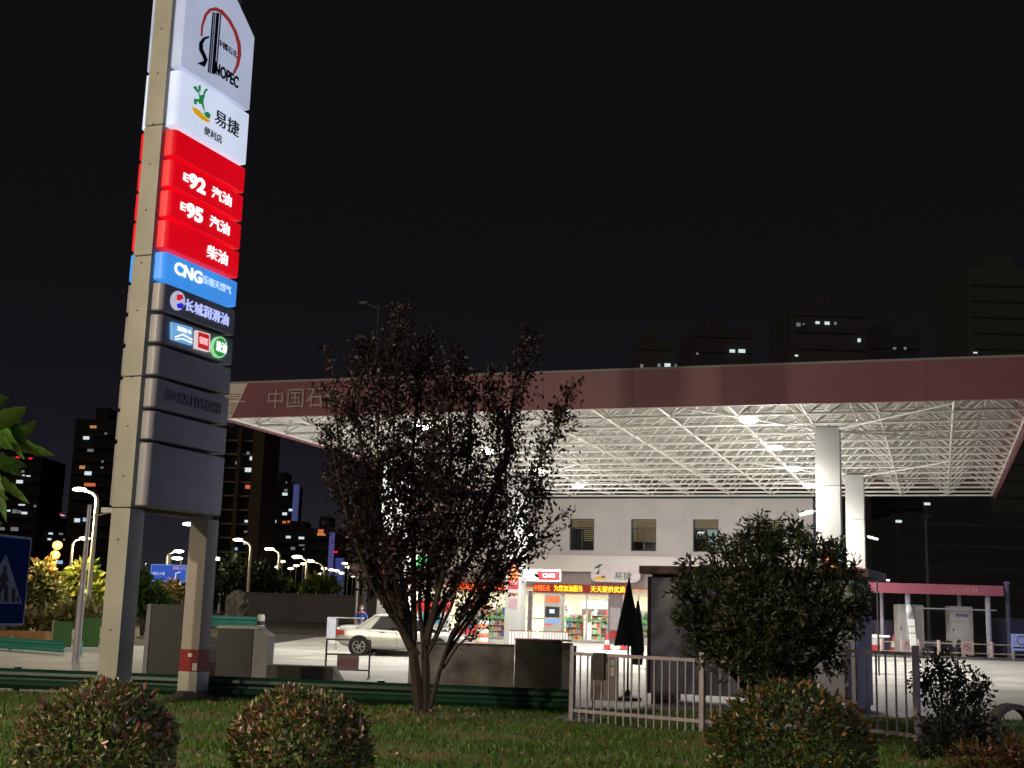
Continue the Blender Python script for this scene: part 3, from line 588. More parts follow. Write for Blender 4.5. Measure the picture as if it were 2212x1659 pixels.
for k, (x, y, wdt, ht) in enumerate([(-10.5, 1.6, 2.0, 1.7), (-8, 2.2, 2.2, 2.1), (-5.6, 1.5, 1.6, 1.9), (-2.5, 3.2, 1.2, 2.2), (-.9, 1.3, 1.1, 1.55), (.3, 2.6, 1.2, 1.7), (1.2, 1.4, .75, 1.35), (2.9, 1.6, 1.8, 1.9), (6.1, 2, 1.8, 1.8), (8.2, 2, 1.8, 1.8)]):
    shelf(x, y, wdt, ht, 'shelf of coloured goods inside the lit shop, ' + pos_[k])
# a fridge wall
t = thing('drink_fridge', SL(0.9, 5, 0), 'tall glass-door drinks fridge against the rear wall inside the shop', 'fridge')
MB(SM).box(-.9, 1.9, 4.6, 5.3, .02, 2.4).build('cabinet', mul, t); MB(SM).box(-.85, 1.85, 4.55, 4.595, 1.95, 2.35).build('header', glow('fridge_head', lin((200, 215, 235)), 1, 0), t)
for k in range(3):
    MB(SM).box(-.82 + k * .92, -.02 + k * .92, 4.55, 4.595, 1.1, 1.9).build('door', mat('fridge_glass', (.10, .06, .05), .1), t)
# LED boards
def led(x0, x1, lab, hot):
    s = thing('led_board', SL((x0 + x1) / 2, -.1, 2.9), lab, 'led sign', 'scrolling led boards over the shop front')
    MB(SM).box(x0, x1, -.16, -.03, 2.8, 3.27).build('housing', mat('led_housing', (.05, .005, .005), .5, emit=(1, .02, 0), es=.25), s); return s
s = led(-2.5, 3.1, 'yellow and red led text board above the shop doors', 1)
ORG = glow('led_yellow', (1.0, .62, .01), 1.5, 0); ORR = glow('led_orange', (1, .16, .02), 1.4, 0)
text('中国石化', 'led_text', ORR, s, SL(-1.97, -.165, 3.03), ex, ZZ, .98, .36, .01, .03)
text('为您加油服务', 'led_text', ORG, s, SL(-.38, -.165, 3.03), ex, ZZ, 1.75, .36, .01, .04); text('天天提供优质', 'led_text', ORG, s, SL(2.0, -.165, 3.03), ex, ZZ, 2.05, .36, .01, .04)
s = led(-7.6, -3.6, 'red led text board behind the tree, left of the poster column', 0)
text('欢迎光临加油站', 'led_text', ORR, s, SL(-5.6, -.165, 3.02), ex, ZZ, 3.8, .32, .01, .04)
# shop name oval
s = thing('shop_sign', SL(2.65, -.8, 3.6), 'pale oval shop sign with green leaf figure above the doors', 'sign')
MB(SM).prism([(2.6 + a, 3.83 + b_) for a, b_ in rr(2.9, .8, .38, 6)], -.84, -.72).build('board', mat('oval_board', (.62, .52, .52), .4, emit=(1, .85, .85), es=.12), s)
dgr = mat('logo_dark_green', (.05, .12, .09), .5)
for pts in ([(.1, .45), (.5, .75), (.75, .72), (.4, .42)], [(.3, .1), (.42, .35), (.5, .35), (.48, -.02), (.2, -.02), (.18, .08)], [(.62, -.18), (.95, -.12), (.95, -.28), (.7, -.3)], [(-.02, .35), (.15, .5), (.3, .62), (.25, .45)]):
    plate([(1.3 + a * .75, 3.88 + b_ * .75) for a, b_ in pts], 'leaf_logo', dgr, s, SL(0, -.842, 0), ex, ZZ, .02)
plate([(1.3 + a, 3.62 + b_) for a, b_ in [(.0, .05), (.35, .14), (.7, .03), (.78, -.08), (.2, -.06)]], 'logo_base', mat('logo_yellow', (.6, .36, .04), .5, emit=(1, .5, 0), es=.2), s, SL(0, -.842, 0), ex, ZZ, .02)
text('易捷', 'writing', dgr, s, SL(3.05, -.842, 3.8), ex, ZZ, 1.0, .42, .02, .02)
# machine by the doors, hanging notice
t = thing('vending_machine', SL(-1.05, -.5, 0), 'white self-service machine with small blue screen left of the doors', 'machine')
MB(SM).box(-1.6, -.55, -.9, -.2, 0, 2.7).build('cabinet', mul, t, bevel=.03); O = SL(0, -.903, 0)
for nm, q, m_ in (('top_panel', (-1.5, -.65, 2.2, 2.55), glow('mach_orange', lin((225, 120, 70)), .9)), ('dark_panel', (-1.5, -.65, 1.35, 1.95), mat('mach_dark', (.06, .06, .08), .3)), ('blue_panel', (-1.5, -.65, 1.0, 1.25), glow('mach_blue', lin((130, 170, 220)), .9)), ('red_label', (-1.5, -1.1, .85, 1.0), glow('mach_red', lin((220, 110, 90)), .8))):
    plate([(q[0], q[2]), (q[1], q[2]), (q[1], q[3]), (q[0], q[3])], nm, m_, t, O, ex, ZZ, .01)
plate([(-1.25, 1.58), (-.95, 1.58), (-.95, 1.8), (-1.25, 1.8)], 'screen', glow('screen_w', lin((205, 230, 255)), 1.1, 0), t, O, ex, ZZ, .016)
s = tag(plate([(2.12, .75), (2.72, .75), (2.72, 2.0), (2.12, 2.0)], 'notice_board', mat('notice_pale', (.5, .44, .48), .5), None, SL(0, .045, 0), ex, ZZ, .03), 'tall pale notice board on the pier right of the shop doors', 'notice board')
plate([(2.1, .25), (2.74, .25), (2.74, .68), (2.1, .68)], 'crimson_plinth', REDP, None, SL(0, .045, 0), ex, ZZ, .03)
o = bpy.data.objects['crimson_plinth']; tag(o, 'small crimson panel under the pale notice board', 'panel')

# ================================================================ NEAR GREEN GUARD RAIL
def wbeam(P, Q, ztop, m, name, label, grp, posts, h=.33, endcap=True, prad=.065):
    P = Vector((P[0], P[1], 0)); Q = Vector((Q[0], Q[1], 0)); d = (Q - P).normalized(); nn = Vector((d.y, -d.x, 0))
    if nn.y > 0: nn = -nn
    t = thing(name, (P + Q) / 2, label, 'guard rail', grp)
    prof = [(0, 0), (.075, -.05), (.08, -.1), (.01, -.135), (.0, -.155), (.01, -.175), (.08, -.21), (.075, -.26), (0, -h)]
    mb = MB(); n_seg = 2; vs = []
    for pp in (P, Q):
        for off in (0, -.006):
            for a, z in prof: vs.append(pp + nn * (a + off) + ZZ * (ztop + z * h / .31))
    k = len(prof); fs = []
    for i in range(k - 1): fs.append((i, i + 1, 2 * k + i + 1, 2 * k + i)); fs.append((k + i + 1, k + i, 3 * k + i, 3 * k + i + 1))
    fs += [(0, 2 * k, 3 * k, k), (k - 1, 2 * k - 1, 4 * k - 1, 3 * k - 1)]
    fs += [(i, k + i, k + i + 1, i + 1) for i in range(k - 1)] + [(2 * k + i, 2 * k + i + 1, 3 * k + i + 1, 3 * k + i) for i in range(k - 1)]
    mb.add(vs, fs); mb.build('beam', m, t)
    for s_ in posts:
        c = P + d * s_ - nn * .12
        MB().tube(c - ZZ * .1, c + ZZ * (ztop + .02), prad, 12).build('post', m, t)
        MB().tube(c + ZZ * (ztop - .15), c + nn * .13 + ZZ * (ztop - .15), .04, 8).build('spacer_block', m, t)
    return t
pa = D(-60, 1437, 22.9); pb = D(1234, 1490, 21.4)
tot = (Vector((pb.x, pb.y, 0)) - Vector((pa.x, pa.y, 0))).length
def along(u): # distance along rail for image column u
    best = min((abs(( (D(u, 1480, 22).x / 22) - (pa.x + (pb.x - pa.x) * s) / (pa.y + (pb.y - pa.y) * s))), s) for s in np.linspace(0, 1, 400)); return best[1] * tot
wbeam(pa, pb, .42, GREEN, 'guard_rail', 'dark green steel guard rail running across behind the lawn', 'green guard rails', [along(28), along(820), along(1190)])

# ================================================================ boxes and walls behind the rail
def gbox(name, u0, u1, vtop, y, depth, m, label, cat, yaw=0.0, side=None, um=None, grp=None, vside=None):
    A = D(u0, 1400, y); A.z = 0; B_ = D(u1, 1400, y); wdt = (B_.x - A.x) / max(math.cos(yaw), .3); zt = D((u0 + u1) / 2, vtop, y).z
    FM = frame(A, yaw); t = thing(name, FM @ Vector((wdt / 2, depth / 2, 0)), label, cat, grp)
    MB(FM).box(0, wdt, 0, depth, 0, zt).build('body', m, t, bevel=.012)
    return t, FM, wdt, zt
cap = mat('pale_coping', (.35, .36, .33), .7)
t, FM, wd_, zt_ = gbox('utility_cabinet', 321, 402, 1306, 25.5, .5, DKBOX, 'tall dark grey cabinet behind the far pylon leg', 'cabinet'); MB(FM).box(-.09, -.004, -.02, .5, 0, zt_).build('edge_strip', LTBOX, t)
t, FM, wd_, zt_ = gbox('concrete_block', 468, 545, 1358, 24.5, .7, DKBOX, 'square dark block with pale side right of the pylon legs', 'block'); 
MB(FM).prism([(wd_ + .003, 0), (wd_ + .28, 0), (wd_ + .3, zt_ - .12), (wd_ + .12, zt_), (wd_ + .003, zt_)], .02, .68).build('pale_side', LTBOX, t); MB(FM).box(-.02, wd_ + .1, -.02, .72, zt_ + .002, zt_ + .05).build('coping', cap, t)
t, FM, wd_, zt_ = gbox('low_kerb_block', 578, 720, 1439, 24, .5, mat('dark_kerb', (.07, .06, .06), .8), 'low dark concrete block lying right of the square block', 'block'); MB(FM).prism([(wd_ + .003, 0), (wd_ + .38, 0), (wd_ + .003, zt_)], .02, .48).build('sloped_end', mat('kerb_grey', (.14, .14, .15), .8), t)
t, FM, wd_, zt_ = gbox('low_wall', 884, 1112, 1393, 24, .25, CONC, 'stained low concrete wall behind the dark tree trunk', 'wall')
MB(FM).box(-.01, wd_, -.02, .27, zt_ + .002, zt_ + .03).build('coping', mat('dark_coping', (.06, .04, .04), .7), t)
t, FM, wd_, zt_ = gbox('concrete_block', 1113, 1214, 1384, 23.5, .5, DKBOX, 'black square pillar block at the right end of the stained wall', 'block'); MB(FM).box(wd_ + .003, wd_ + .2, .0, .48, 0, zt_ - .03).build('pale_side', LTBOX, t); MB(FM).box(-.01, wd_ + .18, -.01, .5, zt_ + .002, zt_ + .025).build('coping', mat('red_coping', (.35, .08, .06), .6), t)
# notice stand between pylon leg and block
t = thing('notice_stand', D(462, 1447, 27), 'narrow stand with pale notices between pylon leg and dark block', 'sign')
A = D(450, 1400, 27); A.z = 0; FM = frame(A, 0)
MB(FM).box(0, .25, 0, .05, 0, .95).build('post_board', mat('stand_white', (.45, .4, .42), .6), t)
for z0_, z1_, c_ in ((.12, .42, (.35, .2, .2)), (.5, .62, (.5, .48, .45)), (.68, .9, (.6, .6, .62))): MB(FM).box(.03, .24, -.012, -.003, z0_, z1_).build('notice', mat('nt%s' % z0_, c_, .6, scale=30, var=.5), t)

# ================================================================ FENCE, front right
fm = mat('fence_paint', (.42, .37, .41), .5, .2, var=.3, scale=8)
def fencesec(P, Q, label, p0=True, p1=True, top=1.10, bot=.17, step=.128, lastbig=False, fmm=fm):
    P = Vector((P[0], P[1], 0)); Q = Vector((Q[0], Q[1], 0)); d = (Q - P); Ln = d.length; d.normalize(); yaw = math.atan2(-d.y, d.x); FM = frame(P, yaw)
    t = thing('bar_fence', (P + Q) / 2, label, 'fence', 'metal bar fence panels along the lawn')
    MB(FM).box(.03, Ln - .03, -.02, .02, top - .07, top - .02).build('top_rail', fmm, t); MB(FM).box(.03, Ln - .03, -.02, .02, bot, bot + .05).build('bottom_rail', fmm, t)
    n = int(Ln / step)
    for i in range(1, n): x = Ln * i / n; MB(FM).box(x - .011, x + .011, -.0105, .0105, .03, top - .071).build('bar', fmm, t)
    if p0: MB(FM).box(-.045, .03, -.04, .04, 0, top + .08).build('post', fmm, t, bevel=.006)
    if p1: MB(FM).box(Ln - .03, Ln + .045, -.04, .04, 0, top + .08).build('post', fmm, t, bevel=.006)
    return t, FM, Ln
f0 = G(1236, 1562); f1 = G(1516, 1588)
t, FFM, FL = fencesec(f0, f1, 'metal bar fence panel between guard rail end and booth')
f2 = f1 + (f1 - f0) * .75; f2 = Vector((4.3, 18.3, 0))
fencesec(f1, f2, 'metal bar fence panel half hidden by the round green tree', p0=False)
g0 = G(1835, 1585); g1 = G(1982, 1603)
fencesec(g0, g1, 'metal bar fence panel at the right end with brownish light in its colour, ending in a thick post', top=1.28, bot=.06, step=.16, fmm=mat('fence_brown_lit', (.68, .56, .52), .6, .1, var=.4, scale=8))  # bright brownish light on this panel is put into its lighter colour
P_ = D(1975, 1500, g1.y); 
t = thing('fence_plaque', FFM @ Vector((FL * .24, -.05, .95)), 'dark flat box hung on the top rail of the fence', 'box')
MB(FFM).box(FL * .185, FL * .275, -.09, -.025, .68, 1.09).build('case', mat('dark_brown_box', (.035, .03, .025), .6), t, bevel=.01)
MB(FFM).box(FL * .2, FL * .26, -.096, -.091, 1.02, 1.06).build('lid_line', DARK, t)
A = D(1277, 1400, 21.5); A.z = 0; FM = frame(A, R(10)); t = thing('panel_board', A + Vector((.25, 0, 0)), 'beige board with two white cards standing behind the bar fence', 'board')
MB(FM).box(0, .47, 0, .03, .25, .98).build('board', mat('beige_board', (.34, .28, .27), .7), t); MB(FM).box(.33, .4, -.01, -.003, .83, .93).build('card', WHITE, t); MB(FM).box(.33, .4, -.01, -.003, .66, .8).build('card', WHITE, t)
for x in (.03, .42): MB(FM).box(x, x + .03, .005, .03, 0, .25).build('leg', DARK, t)
# crumpled tarpaulin at the fence foot
tm = MB(); Pn = G(1215, 1562); rows_n = 8
for j in range(rows_n):
    for i in range(12): tm.v.append(Vector((Pn.x - .55 + i * .1, Pn.y + j * .07, .03 + .16 * random.random() * math.sin(j / 7 * 3.14) * (i / 11))))
tm.f = [(j * 12 + i, j * 12 + i + 1, (j + 1) * 12 + i + 1, (j + 1) * 12 + i) for j in range(rows_n - 1) for i in range(11)]
o = tm.build('tarpaulin', mat('tarp', (.28, .24, .27), .7)); tag(o, 'crumpled pale tarpaulin lying at the foot of the first fence post', 'tarpaulin')
# low stone blocks under the rail
for u, v, w_, lab in ((985, 1522, .75, 'flat brown stone slab under the guard rail, nearest the tree'), (1090, 1528, .8, 'dark stone slab under the guard rail, nearest the fence')):
    P = G(u, v); mb = MB(frame(P, R(random.uniform(-6, 6)))); mb.box(-w_ / 2, w_ / 2, 0, .35, 0, .13); tag(mb.build('stone_slab', mat('brown_slab', (.15, .11, .08), .9, bump=.5, scale=9), bevel=.02), lab, 'stone slab', 'stone slabs under the guard rail')

# ================================================================ BOOTH and closed parasol
BA = G(1403, 1521); BA.z = 0; BYAW = R(24); BM = frame(BA, BYAW)
b1x = None
for k in range(200):
    q = BM @ Vector((k * .03, 0, 0)); 
    rel = q - EYE; uu = 1106 + FPX * rel.dot(cX) / rel.dot(vF)
    if uu > 1850: b1x = k * .03; break
BW = b1x or 3.6; BH = 2.42
booth = thing('guard_booth', BM @ Vector((BW / 2, 1, 0)), 'dark grey flat-roofed booth behind the fence and the round tree', 'booth')
MB(BM).box(0, BW, 0, 2.0, .25, BH).build('walls', mat('booth_grey', (.30, .30, .31), .5, .1, var=.35, scale=1.2), booth, bevel=.02)
MB(BM).box(-.05, 0.0, -.03, .03, .2, BH).build('corner_post', mat('booth_red_edge', (.09, .04, .035), .6), booth)
MB(BM).box(-.02, BW + .02, -.015, -.003, .22, .26).build('sill', LTBOX, booth)
MB(BM).box(BW + .002, BW + .03, .05, 1.95, .1, BH - .02).build('blue_lit_side', mat('booth_blue_lit', (.10, .16, .34), .5, var=.15), booth)  # blue light falling on the side wall is put into its colour
MB(BM).box(-.16, BW + .3, -.25, 2.2, BH + .05, BH + .2).build('roof', mat('booth_roof', (.16, .10, .085), .7), booth, bevel=.015)
MB(BM).box(0.02, BW - .02, .05, 1.9, BH + .002, BH + .05).build('roof_gap', DARK, booth)
for k in (0.0, BW / 2, BW - .1): MB(BM).box(k, k + .1, .1, 1.8, 0, .25).build('foot', DARK, booth)
t = thing('parasol', D(1357, 1400, 25.5), 'closed black garden parasol beside the booth', 'parasol'); c = D(1357, 1400, 25.5); c.z = 0
fold = MB(); n = 16; prof = [(D(1357, 1250, 25.5).z, .012), (D(1357, 1290, 25.5).z, .09), (D(1357, 1330, 25.5).z, .17), (D(1357, 1370, 25.5).z, .25), (D(1357, 1392, 25.5).z, .29)]
vs = []
for z, r_ in prof:
    for i in range(n * 2): a = math.pi * i / n; rr_ = r_ * (1 if i % 2 == 0 else .72); vs.append((c.x + rr_ * math.cos(a), c.y + rr_ * math.sin(a), z - (.04 if i % 2 == 0 and r_ > .2 else 0)))
N2 = 2 * n; fold.add(vs, [(k * N2 + i, k * N2 + (i + 1) % N2, (k + 1) * N2 + (i + 1) % N2, (k + 1) * N2 + i) for k in range(4) for i in range(N2)] + [tuple(range(N2)), tuple(range(5 * N2 - 1, 4 * N2 - 1, -1))])
fold.build('folded_cloth', mat('black_cloth', (.016, .016, .02), .85), t); MB().tube(c, c + ZZ * (D(1357, 1248, 25.5).z), .02, 8).build('pole', DARK, t); MB().lathe([(.28, 0), (.28, .06), (.08, .1), (.04, .2)], c, 14).build('base', DARK, t)
fold2 = MB(); P = D(1377, 1400, 25.4); P.z = 0; fold2.lathe([(.10, .70), (.14, 1.0), (.11, 1.4), (.02, 1.95)], P, 10); fold2.build('loose_flap', mat('navy_cloth', (.015, .017, .04), .85), t)

# ================================================================ FOLIAGE
def inlawn(P): return Vector((P.x, P.y, lawnz(P.x, P.y)))
# main dark red tree
TD = 19.74
tree = thing('purple_leaf_tree', G(912, 1550), 'tall dark purple-leaved tree with upright stems in front of the canopy', 'tree')
stems = [
 ([(908, 1552), (897, 1450), (890, 1380), (868, 1250), (850, 1100), (850, 900), (868, 668)], .115, .1),
 ([(890, 1385), (850, 1240), (800, 1080), (770, 900), (787, 745)], .07, -.3),
 ([(872, 1330), (790, 1170), (735, 990), (716, 772)], .05, .4),
 ([(918, 1552), (920, 1450), (918, 1380), (930, 1200), (935, 1000), (940, 850), (928, 735)], .10, .5),
 ([(920, 1370), (960, 1230), (1005, 1050), (1020, 880), (985, 770)], .06, -.5),
 ([(922, 1350), (1020, 1200), (1090, 1000), (1110, 850), (1142, 735)], .06, .3),
 ([(925, 1540), (950, 1450), (975, 1370), (1060, 1240), (1120, 1120), (1165, 1000), (1236, 842)], .04, -.2),
 ([(975, 1370), (1070, 1250), (1150, 1180), (1212, 1108)], .03, .2),
 ([(888, 1380), (800, 1260), (750, 1120), (708, 925)], .045, -.5),
 ([(895, 1370), (893, 1200), (890, 1000), (903, 840), (905, 745)], .06, .9),
 ([(885, 1390), (845, 1320), (790, 1210), (755, 1110), (742, 1000)], .04, .6),
 ([(960, 1410), (1000, 1320), (1060, 1200), (1085, 1100), (1075, 900), (1060, 800)], .04, .7),
 ([(922, 1380), (955, 1250), (970, 1100), (975, 950), (960, 800)], .05, -.8),
 ([(958, 1430), (985, 1400), (1010, 1375), (1035, 1330)], .02, -.2),
 ([(890, 1370), (835, 1240), (820, 1100), (815, 950), (830, 760)], .045, 1.0),
 ([(965, 1400), (1050, 1290), (1110, 1210), (1150, 1120), (1170, 1060)], .03, .5),
 ([(905, 1400), (860, 1340), (835, 1270), (825, 1190)], .03, -.6),
 ([(915, 1380), (905, 1300), (915, 1200), (905, 1100), (912, 980)], .04, .3), ([(925, 1370), (945, 1290), (940, 1180), (950, 1060), (945, 960)], .04, -.4),
 ([(890, 1370), (870, 1300), (862, 1200), (875, 1080), (868, 960)], .035, .6), ([(930, 1390), (975, 1310), (1000, 1220), (1020, 1120), (1030, 1000)], .03, -.6),
 ([(885, 1385), (860, 1330), (850, 1270), (838, 1210)], .025, .2), ([(925, 1400), (950, 1350), (965, 1300), (985, 1240)], .025, .4), ([(880, 1370), (835, 1290), (800, 1180), (790, 1050)], .03, .1)]
tk = MB(); LC = []; LDr = []
for pts, r0, off in stems:
    N = len(pts); P3 = [D(u, v, TD + off * (k / (N - 1)) ** 1.1) for k, (u, v) in enumerate(pts)]
    P3[0] = Vector((P3[0].x, P3[0].y, .05)) if pts[0][1] > 1500 else P3[0] + Vector((0, 0, -.1)); tk.path(P3, [r0 * .78 * (1 - k / (N - 1)) ** (1.3 if r0 > .09 else .8) + .006 for k in range(N)], 7)
    seg = [(P3[k], P3[k + 1]) for k in range(N - 1)]; tot_ = sum((b_ - a).length for a, b_ in seg); nL = int(580 * tot_ * (1.25 if r0 > .045 else .8)) if len(pts) > 4 else 60
    # twigs
    for _ in range(int(tot_ * 9)):
        q = random.random() ** .8 * .75 + .25; dd = q * tot_; k = 0
        while k < len(seg) - 1 and dd > (seg[k][1] - seg[k][0]).length: dd -= (seg[k][1] - seg[k][0]).length; k += 1
        a, b_ = seg[k]; p = a + (b_ - a) * min(dd / (b_ - a).length, 1); ax = (b_ - a).normalized()
        z_ = (p.z); wmax = .55 if .28 < q < .85 else .3
        if z_ < 1.15: continue
        dr = (Vector((random.gauss(0, 1), random.gauss(0, 1), random.gauss(0, .3))).normalized() * .75 + ax * .9).normalized(); ln = random.uniform(.2, wmax)
        e_ = p + dr * ln; tk.tube(p, e_, .007, 4, .003, cap=False)
        for _k in range(int(ln * 66)):
            s_ = random.uniform(.15, 1.08); LC.append(p + dr * ln * s_ + Vector((random.gauss(0, .035), random.gauss(0, .035), random.gauss(0, .035)))); LDr.append(dr)
    for _ in range(int(nL * .45)):
        q = random.random() * .72 + .28; dd = q * tot_; k = 0
        while k < len(seg) - 1 and dd > (seg[k][1] - seg[k][0]).length: dd -= (seg[k][1] - seg[k][0]).length; k += 1
        a, b_ = seg[k]; p = a + (b_ - a) * min(dd / (b_ - a).length, 1)
        if p.z < 1.1: continue
        rad = .16 + .30 * math.sin(math.pi * min(max((q - .2) / .85, 0), 1)); LC.append(p + Vector((random.gauss(0, rad * .45), random.gauss(0, rad * .45), random.gauss(0, .1)))); LDr.append((b_ - a).normalized())
tk.build('trunk', BARK, tree)
lc = leaves('crown', [tuple(p) for p in LC], .08, LEAF, tree, [(.020, .008, .007), (.011, .006, .004), (.045, .011, .012), (.012, .010, .004), (.006, .004, .003)], dirs=np.array([tuple(d) for d in LDr]) * .4, ratio=.5)
# round green tree on the right
def blobtree(name, label, base, blobs, y, n, size, cols, trunk_r, ratio=.32, low=1.0, grp=None, inner=.35, ros=0):
    t = thing(name, base, label, 'tree', grp); C = []; dr = []
    tk = MB(); cen = Vector((0, 0, 0)); B3 = []
    for (u, v, rpx, off) in blobs:
        c = D(u, v, y + off); B3.append((c, rpx * (.9 if ros else 1) / FPX * y))
    tot = sum(r_ ** 2 for _, r_ in B3)
    for c, r_ in B3:
        mid = (base + c) / 2 + Vector((0, 0, .1)); tk.path([base + Vector((0, 0, -.05)), mid, c], [trunk_r, trunk_r * .6, .012], 6)
        for _ in range(int(n * r_ ** 2 / tot)):
            d = Vector((random.gauss(0, 1), random.gauss(0, 1), random.gauss(0, 1))).normalized(); rr_ = r_ * (1 - inner * random.random() ** 1.5 * 1.6) * random.choice((1, 1, 1.06, 1.12, .9))
            if ros:
                if random.random() < 1 / ros:
                    q = c + d * rr_; tip = (d + Vector((0, 0, .5)) + Vector((random.gauss(0, .3), random.gauss(0, .3), 0))).normalized(); ph_ = random.random() * 6
                    for k in range(ros):
                        o_ = Vector((random.gauss(0, 1), random.gauss(0, 1), random.gauss(0, 1))); o_ = (o_ - tip * o_.dot(tip)).normalized()
                        C.append(tuple(q + tip * (random.random() * size * 1.2))); dr.append(tuple((o_ * 2.2 + tip * 1.2)))
                continue
            C.append(tuple(c + d * rr_)); dr.append(tuple(d))
        for _ in range(10):
            d = Vector((random.gauss(0, 1), random.gauss(0, 1), random.gauss(0, 1))).normalized(); tk.tube(c, c + d * r_, .008, 4, .003, cap=False)
    tk.build('trunk', BARK, t); leaves('crown', C, size, LEAF, t, cols, dirs=np.array(dr) * .9, ratio=ratio); return t
rb = G(1665, 1560)
blobs = [(1635, 1150, 34, 0), (1708, 1155, 34, .2), (1668, 1195, 42, 0), (1590, 1205, 34, -.1), (1762, 1205, 34, .1), (1530, 1240, 34, 0), (1490, 1218, 16, .1), (1640, 1240, 62, -.2), (1715, 1265, 62, .1), (1800, 1262, 42, 0), (1846, 1232, 15, 0), (1560, 1305, 66, -.2), (1502, 1330, 40, 0), (1660, 1340, 95, -.4), (1770, 1340, 75, 0), (1828, 1330, 36, .1), (1580, 1395, 70, -.1), (1512, 1395, 32, 0), (1680, 1410, 84, -.3), (1775, 1410, 58, 0), (1640, 1450, 44, 0), (1725, 1455, 40, 0)]
for _k in range(34):   # sprays standing out of the outline
    _a = random.uniform(-.35, math.pi + .35); _rx = 190 * random.uniform(.92, 1.08); _rz = 185 * random.uniform(.86, 1.06)
    blobs.append((1662 + _rx * math.cos(_a), 1310 - _rz * math.sin(_a) * (1 - .22 * abs(math.cos(_a * 2))), random.uniform(8, 17), random.uniform(-.4, .4)))
blobtree('round_green_tree', 'round dense green tree in front of the booth and right canopy columns', rb, blobs, 17.3, 21000, .10, [(.030, .062, .014), (.016, .036, .009), (.055, .075, .017), (.012, .022, .007), (.10, .075, .027)], .05, inner=.75, ros=7, ratio=.30)
# clipped balls
GLEAF = leafmat('glossy_leaf', .3, .15)
def ball(u, v, wpx, y, label, cols, squash=.86, n=9500):
    c = D(u, v, y); r_ = wpx / 2 / FPX * y; base = Vector((c.x, c.y, lawnz(c.x, c.y))); t = thing('clipped_bush', base, label, 'bush', 'clipped round red-tipped bushes on the lawn'); C = []; dr = []; cc = []
    ph = [random.uniform(0, 6) for _ in range(6)]
    cz = max(c.z, r_ * squash * .8); c = Vector((c.x, c.y, cz))
    for _ in range(n):
        d = Vector((random.gauss(0, 1), random.gauss(0, 1), random.gauss(0, 1))).normalized()
        if d.z < -.55: continue
        lump = 1 + .06 * math.sin(5 * d.x + ph[0]) * math.cos(4 * d.z + ph[1]) + .05 * math.sin(7 * d.y + ph[2]) + .02 * math.sin(13 * d.x + ph[3])
        k_ = (1 - .22 * random.random() ** 2.2); C.append((c.x + d.x * r_ * lump * k_, c.y + d.y * r_ * lump * k_, c.z + d.z * r_ * squash * lump * k_)); dr.append(tuple(d + Vector((0, 0, .35))))
        topness = d.z * .6 + .25 + .3 * math.sin(6 * d.x + ph[4]) * math.cos(5 * d.z + ph[5])
        if random.random() < .08 + .28 * max(topness, 0) and k_ > .9: cc.append(random.choice(cols[1]))
        else: cc.append(random.choice(cols[0]))
    for _ in range(60):   # shoots sticking out
        d = Vector((random.gauss(0, 1), random.gauss(0, .8), random.uniform(.1, 1))).normalized(); L_ = random.uniform(.02, .06)
        for q in range(5): C.append((c.x + d.x * (r_ + L_ * q / 4), c.y + d.y * (r_ + L_ * q / 4), c.z + d.z * (r_ * squash) + L_ * q / 4)); dr.append(tuple(d + Vector((0, 0, .5)))); cc.append(random.choice(cols[1]))
    cc = np.array(cc) * RNG.uniform(.7, 1.3, (len(cc), 1))
    tk = MB(); 
    for k in range(9): a = k * .7; tk.tube((base.x + .03 * math.cos(a), base.y + .03 * math.sin(a), base.z - .03), (c.x + r_ * .75 * math.cos(a), c.y + r_ * .75 * math.sin(a), c.z + .3 * r_ * math.sin(k)), .014, 5, .005)
    tk.build('stems', BARK, t); leaves('foliage', C, .058, GLEAF, t, cc, dirs=np.array(dr) * .6, ratio=.44); return t
GRN = [(.22, .29, .06), (.14, .22, .05), (.32, .35, .10), (.11, .13, .06), (.40, .37, .22), (.05, .08, .02), (.03, .045, .015)]; REDL = [(.32, .12, .07), (.26, .16, .06), (.45, .20, .16), (.36, .07, .08), (.22, .18, .07), (.5, .36, .28)]
ball(208, 1620, 306, 9.85, 'leftmost clipped round bush with pink-tipped leaves in front of the pylon', (GRN, REDL), n=9500)
ball(652, 1618, 282, 10.4, 'middle clipped round bush with reddish leaves between pylon and dark tree', (GRN, REDL + REDL[:2]), n=9500)
ball(1708, 1628, 330, 11.5, 'rightmost clipped round bush with rusty leaves below the round green tree', ([(.05, .09, .02), (.08, .11, .03), (.035, .06, .02)], [(.22, .11, .03), (.30, .12, .04), (.16, .10, .03)]), n=9500)
# shrub right of the fence end, dark mound, orange foliage in the corner
def shrub(name, label, base, blobs, y, n, size, cols): return blobtree(name, label, base, blobs, y, n, size, cols, .02, ratio=.38, inner=.6)
o = shrub('shrub', 'loose dark shrub beyond the right end of the fence', G(2040, 1600), [(2030, 1450, 45, 0), (2075, 1475, 45, .1), (2110, 1500, 32, 0), (2000, 1480, 35, .2), (2050, 1540, 60, 0), (2100, 1555, 50, .1), (2130, 1480, 16, 0)], 19.0, 2600, .09, [(.03, .05, .018), (.04, .045, .02), (.02, .03, .015)]); o['category'] = 'shrub'
o = shrub('shrub', 'low rusty orange shrub in the bottom right corner', G(2150, 1680), [(2110, 1660, 60, 0), (2190, 1640, 55, .1), (2060, 1690, 45, -.1), (2230, 1680, 50, 0)], 13.5, 2600, .06, [(.22, .09, .03), (.15, .07, .02), (.10, .06, .02)]); o['category'] = 'shrub'
